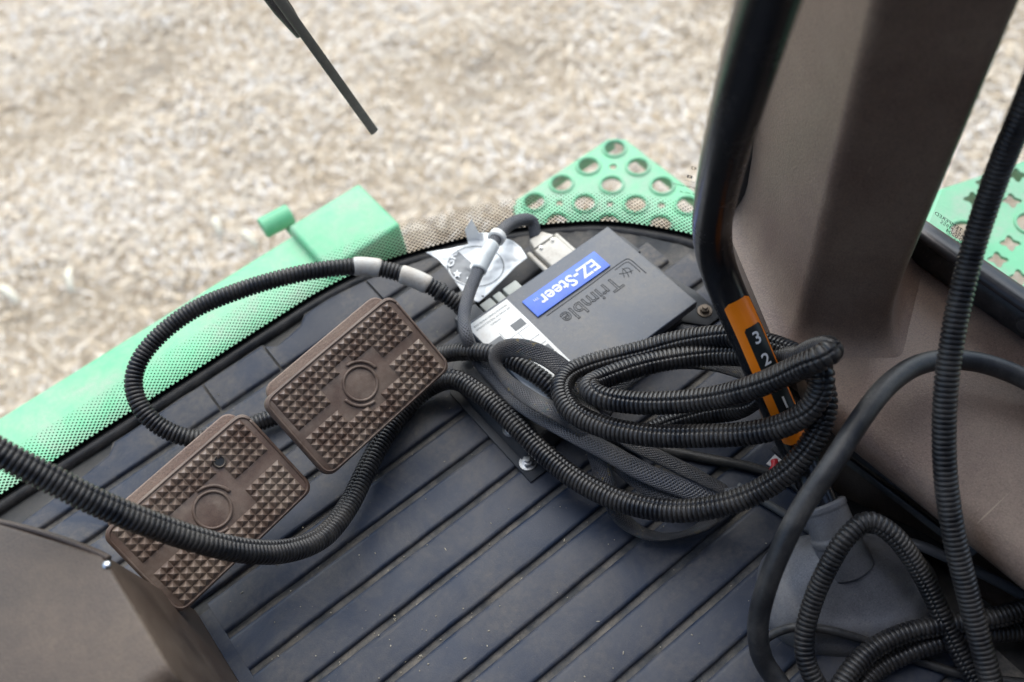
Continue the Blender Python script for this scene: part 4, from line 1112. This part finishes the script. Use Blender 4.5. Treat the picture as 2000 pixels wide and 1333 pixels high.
# boot: dome with a neck
def lathe(name, prof, n, cen, tilt=None, oval=(1, 1)):
    V = []; F = []
    for r, z, dx, dy in prof:
        for i in range(n):
            a = 2*math.pi*i/n
            V.append((cen[0] + dx + r*oval[0]*math.cos(a), cen[1] + dy + r*oval[1]*math.sin(a), cen[2] + z))
    m = len(prof)
    for k in range(m-1):
        for i in range(n): F.append((k*n+i, k*n+(i+1) % n, (k+1)*n+(i+1) % n, (k+1)*n+i))
    return new_mesh(name, V, F, True)
bc = np.array([0.386, 0.116, 0.0])
ux, uy = np.array([0.78, -0.62]), np.array([0.62, 0.78])
q0 = lever_path.p[int(np.argmin(np.abs(lever_path.p[:, 2] - 0.046)))][:2] - bc[:2]
V = []; F = []; nb = 56
bprof = [(1.0, -0.004), (0.995, 0.005), (0.95, 0.013), (0.86, 0.022), (0.76, 0.029), (0.72, 0.0295), (0.62, 0.036), (0.50, 0.043), (0.38, 0.049), (0.30, 0.053), (0.22, 0.056)]
for k_, (f_, z_) in enumerate(bprof):
    w_ = min(1.0, max(0.0, (1 - f_) / 0.75)) ** 1.1
    for i in range(nb):
        a_ = 2 * math.pi * i / nb
        rj = 1 + 0.012 * math.sin(3 * a_ + 1) * f_
        sq = 1 / max(abs(math.cos(a_)) ** 2.6 + abs(math.sin(a_)) ** 2.6, 1e-6) ** (1 / 2.6)
        v_ = (ux * 0.086 * math.cos(a_) + uy * 0.060 * math.sin(a_)) * f_ * rj * (sq * f_ + (1 - f_))
        V.append((bc[0] + v_[0] + q0[0] * w_, bc[1] + v_[1] + q0[1] * w_, z_))
for k_ in range(len(bprof) - 1):
    for i in range(nb): F.append((k_*nb+i, k_*nb+(i+1) % nb, (k_+1)*nb+(i+1) % nb, (k_+1)*nb+i))
link('boot', new_mesh('boot', V, F, True), M['boot'], gl)
sa_ = lever_path.s[int(np.argmin(np.abs(lever_path.p[:, 2] - 0.040)))]; sb_ = s_near(lever_path, 1606, 985)
tt = [(0, .0255), (.2, .0235), (.42, .0222), (.46, .0232), (.52, .0232), (.56, .0212), (.90, .0212), (.92, .0222), (.985, .0222), (1.0, .0205)]
S = np.linspace(sa_, sb_, 60); th = np.linspace(0, 2*np.pi, 40, endpoint=False)
rad = np.interp((S - sa_) / (sb_ - sa_), *zip(*tt))[:, None]
link('boot_neck', sweep('boot_neck', lever_path, S, rad * np.cos(th), rad * np.sin(th), True, True), M['boot'], gl)
for px, py in ((1662, 1195), (1690, 1110)):
    q = P(px, py, .022); bm = bmesh.new(); bmesh.ops.create_uvsphere(bm, u_segments=14, v_segments=8, radius=0.0055); me = bm_mesh('boot_stud', bm, True)
    me.transform(Matrix.Translation(Vector(q)) @ Matrix.Diagonal((1, 1, .6, 1))); link('boot_stud', me, M['boot'], gl)
# decals wrapped on the shaft
cam_p = np.array([0, 0, CAM_H])
def wrap(me, s_c, rad, ang0):
    """mesh x (metres round the shaft, +x to the viewer's right), y (along the shaft, up)"""
    p, t, n_, b_ = lever_path.at([s_c + v.co.y for v in me.vertices])
    for i, v in enumerate(me.vertices):
        view = cam_p - p[i]; f_ = view - t[i] * (view @ t[i]); f_ /= np.linalg.norm(f_)
        r_ = np.cross(t[i], f_)             # right when the shaft points up and we look at it
        if r_ @ (R @ np.array([1.0, 0, 0])) < 0: r_ = -r_
        a_ = ang0 + v.co.x / rad
        q = p[i] + rad * (math.cos(a_) * f_ + math.sin(a_) * r_); v.co = tuple(q)
    return me
def patch_grid(name, w, h, r, nx=16, ny=40):
    """rounded rectangle grid, columns squeezed near the rounded ends"""
    V = []; F = []
    for j in range(ny + 1):
        y = -h/2 + h * j / ny; e = max(0.0, abs(y) - (h/2 - r)); half = w/2 - (r - math.sqrt(max(0, r*r - e*e)))
        for i in range(nx + 1): V.append((-half + 2*half*i/nx, y, 0))
    for j in range(ny):
        for i in range(nx): a = j*(nx+1)+i; F.append((a, a+1, a+nx+2, a+nx+1))
    return new_mesh(name, V, F, True)
sA = s_near(lever_path, 1428, 583); sB = s_near(lever_path, 1548, 858)
lo_, hi_ = min(sA, sB), max(sA, sB); Ld = hi_ - lo_; sc = (lo_ + hi_) / 2
A0 = math.radians(18)
dec = link('decal', wrap(patch_grid('decal', 0.0300, Ld, 0.006), sc, 0.01735, A0), M['orange'], gl)
sA2 = s_near(lever_path, 1455, 632); sB2 = s_near(lever_path, 1535, 805)
h2 = abs(sA2 - sB2); sc2 = (sA2 + sB2) / 2
blk = link('decal_panel', wrap(patch_grid('decal_panel', 0.0185, h2, 0.002), sc2, 0.01765, A0 + 0.16), M['decalblack'], dec)
for ch, px, py in (('3', 1467, 653), ('2', 1487, 695), ('1', 1523, 780)):
    me = text_mesh('numeral', ch, 0.0165, bold=True)
    bm = bmesh.new(); bm.from_mesh(me); bmesh.ops.triangulate(bm, faces=bm.faces); bmesh.ops.subdivide_edges(bm, edges=bm.edges, cuts=3); bm.to_mesh(me); bm.free()
    link('numeral', wrap(me, s_near(lever_path, px, py), 0.0181, A0 + 0.12), M['white'], dec)

# small tag on the floor near the lever foot
wt = thing('wire_tag', 'small white tag with red tip on the mat beside the lever foot', 'tag', P(1520, 905, 0.002))
tri = [P(x, y, 0.006) for x, y in ((1496, 908), (1522, 880), (1545, 908), (1530, 925))]
link('tag_card', prism_mesh('tag_card', tri, [t + np.array([0, 0, .0015]) for t in tri], 0), M['label'], wt)
me, _ = roundtube('red_tip', PP([(1512, 900, .012), (1514, 910, .012), (1508, 922, .011)]), 0.0040, 12); link('red_tip', me, M['red'], wt)

# ------------------------------------------------------------------ printed plastic packet by the controller
pk = thing('plastic_packet', 'crumpled white plastic packet with grey round print tied to the braided lead', 'packet', P(930, 520, 0.01))
outl = [(832, 494), (880, 487), (915, 478), (908, 450), (921, 428), (935, 455), (965, 458), (985, 466), (1003, 472), (1018, 485), (1030, 505), (1010, 520), (985, 545), (960, 570), (935, 592), (912, 585), (895, 560), (875, 530), (855, 508)]
cenp = (945, 520)
def pk_z(px, py):
    q = (px - cenp[0]) / 90.0; r = (py - cenp[1]) / 70.0
    z = 0.034 + 0.0065 * noise.noise(Vector((px / 34.0, py / 34.0, 3))) + 0.0012 * noise.noise(Vector((px / 11.0, py / 11.0, 5)))
    if py < 470 and px < 945: z += (470 - py) / 42.0 * 0.030
    z += 0.010 * (q * q) * (1 if px < cenp[0] else 0.4)
    return z
def pk_pt(px, py, dz=0.0): return P(px, py, pk_z(px, py) + dz)
V = [pk_pt(*cenp)]; F = []; rings = 28
o2 = []
for i in range(len(outl)):
    a = outl[i]; b = outl[(i+1) % len(outl)]
    for t in np.arange(6) / 6: o2.append((a[0] + (b[0]-a[0])*t, a[1] + (b[1]-a[1])*t))
m = len(o2)
for k in range(1, rings + 1):
    for q in o2: V.append(pk_pt(cenp[0] + (q[0]-cenp[0]) * k / rings, cenp[1] + (q[1]-cenp[1]) * k / rings))
for i in range(m): F.append((0, 1 + i, 1 + (i+1) % m))
for k in range(rings - 1):
    for i in range(m): F.append((1+k*m+i, 1+(k+1)*m+i, 1+(k+1)*m+(i+1) % m, 1+k*m+(i+1) % m))
sheet_o = link('sheet', new_mesh('sheet', V, F, True), M['bag'], pk)
so = sheet_o.modifiers.new('thick', 'SOLIDIFY'); so.thickness = 0.0008; so.offset = -1
def print_on(name, polys, mat, dz=0.0014):
    V = []; F = []
    for poly in polys:
        b0 = len(V); V += [pk_pt(x, y, dz) for x, y in poly]; F.append(tuple(range(b0, len(poly) + b0)))
    link(name, new_mesh(name, V, F), mat, pk)
GP = material('packet_grey_print', (0.20, 0.21, 0.22), 0.4, 0.1)
def ell(a, rx=1.0): return (929 + 60 * rx * math.cos(a) * 0.93 + 0 * math.sin(a), 521 + 40 * rx * math.sin(a))
# outer ring line and the dark printed sector
quads = []
for i in range(60):
    a, b = 2*math.pi*i/60, 2*math.pi*(i+1)/60
    quads.append([ell(a, 1.0), ell(b, 1.0), ell(b, 0.965), ell(a, 0.965)])
print_on('print_ring', quads, GP)
quads = []
for i in range(26):
    a, b = math.radians(108 + 122*i/26), math.radians(108 + 122*(i+1)/26)
    for r0_, r1_ in ((0.92, 0.75), (0.75, 0.55), (0.55, 0.36), (0.36, 0.2)):
        quads.append([ell(a, r0_), ell(b, r0_), ell(b, r1_), ell(a, r1_)])
print_on('print_field', quads, GP, 0.0012)
me = text_mesh('print_letters', 'GR', 21, bold=True)
rot = Matrix.Rotation(math.radians(72), 2)
for v in me.vertices:
    w2 = rot @ Vector((v.co.x, v.co.y)); v.co = pk_pt(882 + w2.x, 508 - w2.y, 0.0030)
link('print_letters', me, M['white'], pk)
st = [(893 + (9 if i % 2 == 0 else 3.8) * math.cos(math.radians(-90 + 36*i)), 536 + (9 if i % 2 == 0 else 3.8) * math.sin(math.radians(-90 + 36*i))) for i in range(10)]
V = [pk_pt(893, 536, .003)] + [pk_pt(x, y, .003) for x, y in st]
link('print_star', new_mesh('print_star', V, [(0, 1+i, 1+(i+1) % 10) for i in range(10)]), M['white'], pk)
# clear tape flag round the lead and a pale tie
a, b = sorted((s_near(lead_path, 962, 478), s_near(lead_path, 934, 530)))
S = np.linspace(a, b, 14); th = np.linspace(0, 2*np.pi, 20, endpoint=False); rad = 0.0088 * (1 + 0.05 * np.sin(th*2)[None] + 0 * S[:, None])
link('tape_wrap', sweep('tape_wrap', lead_path, S, rad * np.cos(th), rad * np.sin(th), True), material('pale_tape', (0.60, 0.63, 0.63), 0.25, 0.15, 60, (0.35, 0.35, 0.33), 0.4, 60), pk)
a = s_near(lead_path, 972, 466); S = np.linspace(a - .004, a + .004, 6); rad = np.full((6, 20), 0.0105)
link('tie', sweep('tie', lead_path, S, rad * np.cos(th), rad * np.sin(th), True), M['label'], pk)

# ------------------------------------------------------------------ crumbs of straw and grit on the mat
def crumbs():
    bm = bmesh.new()
    for i in range(330):
        x = random.uniform(-0.11, 0.42); y = random.uniform(0.02, 0.74)
        if random.random() < 0.35: y = Y0 + random.randint(-2, 11) * PITCH - random.uniform(0.002, 0.007); z = -0.0040
        else: z = 0.0006
        l = random.choice((0.0006, 0.0007, 0.0009, 0.0012, 0.0022)); w = min(l, random.uniform(0.0005, 0.0008))
        mt = Matrix.Translation((x, y, z)) @ Euler((random.uniform(-.3, .3), random.uniform(-.3, .3), random.uniform(0, 6.3))).to_matrix().to_4x4() @ Matrix.Diagonal((l, w, w * .7, 1))
        bmesh.ops.create_icosphere(bm, subdivisions=1, radius=1, matrix=mt)
    tag(link('crumbs', bm_mesh('crumbs', bm), M['crumb']), 'tiny straw crumbs and grit scattered on the mat', None, None, 'stuff')
crumbs()
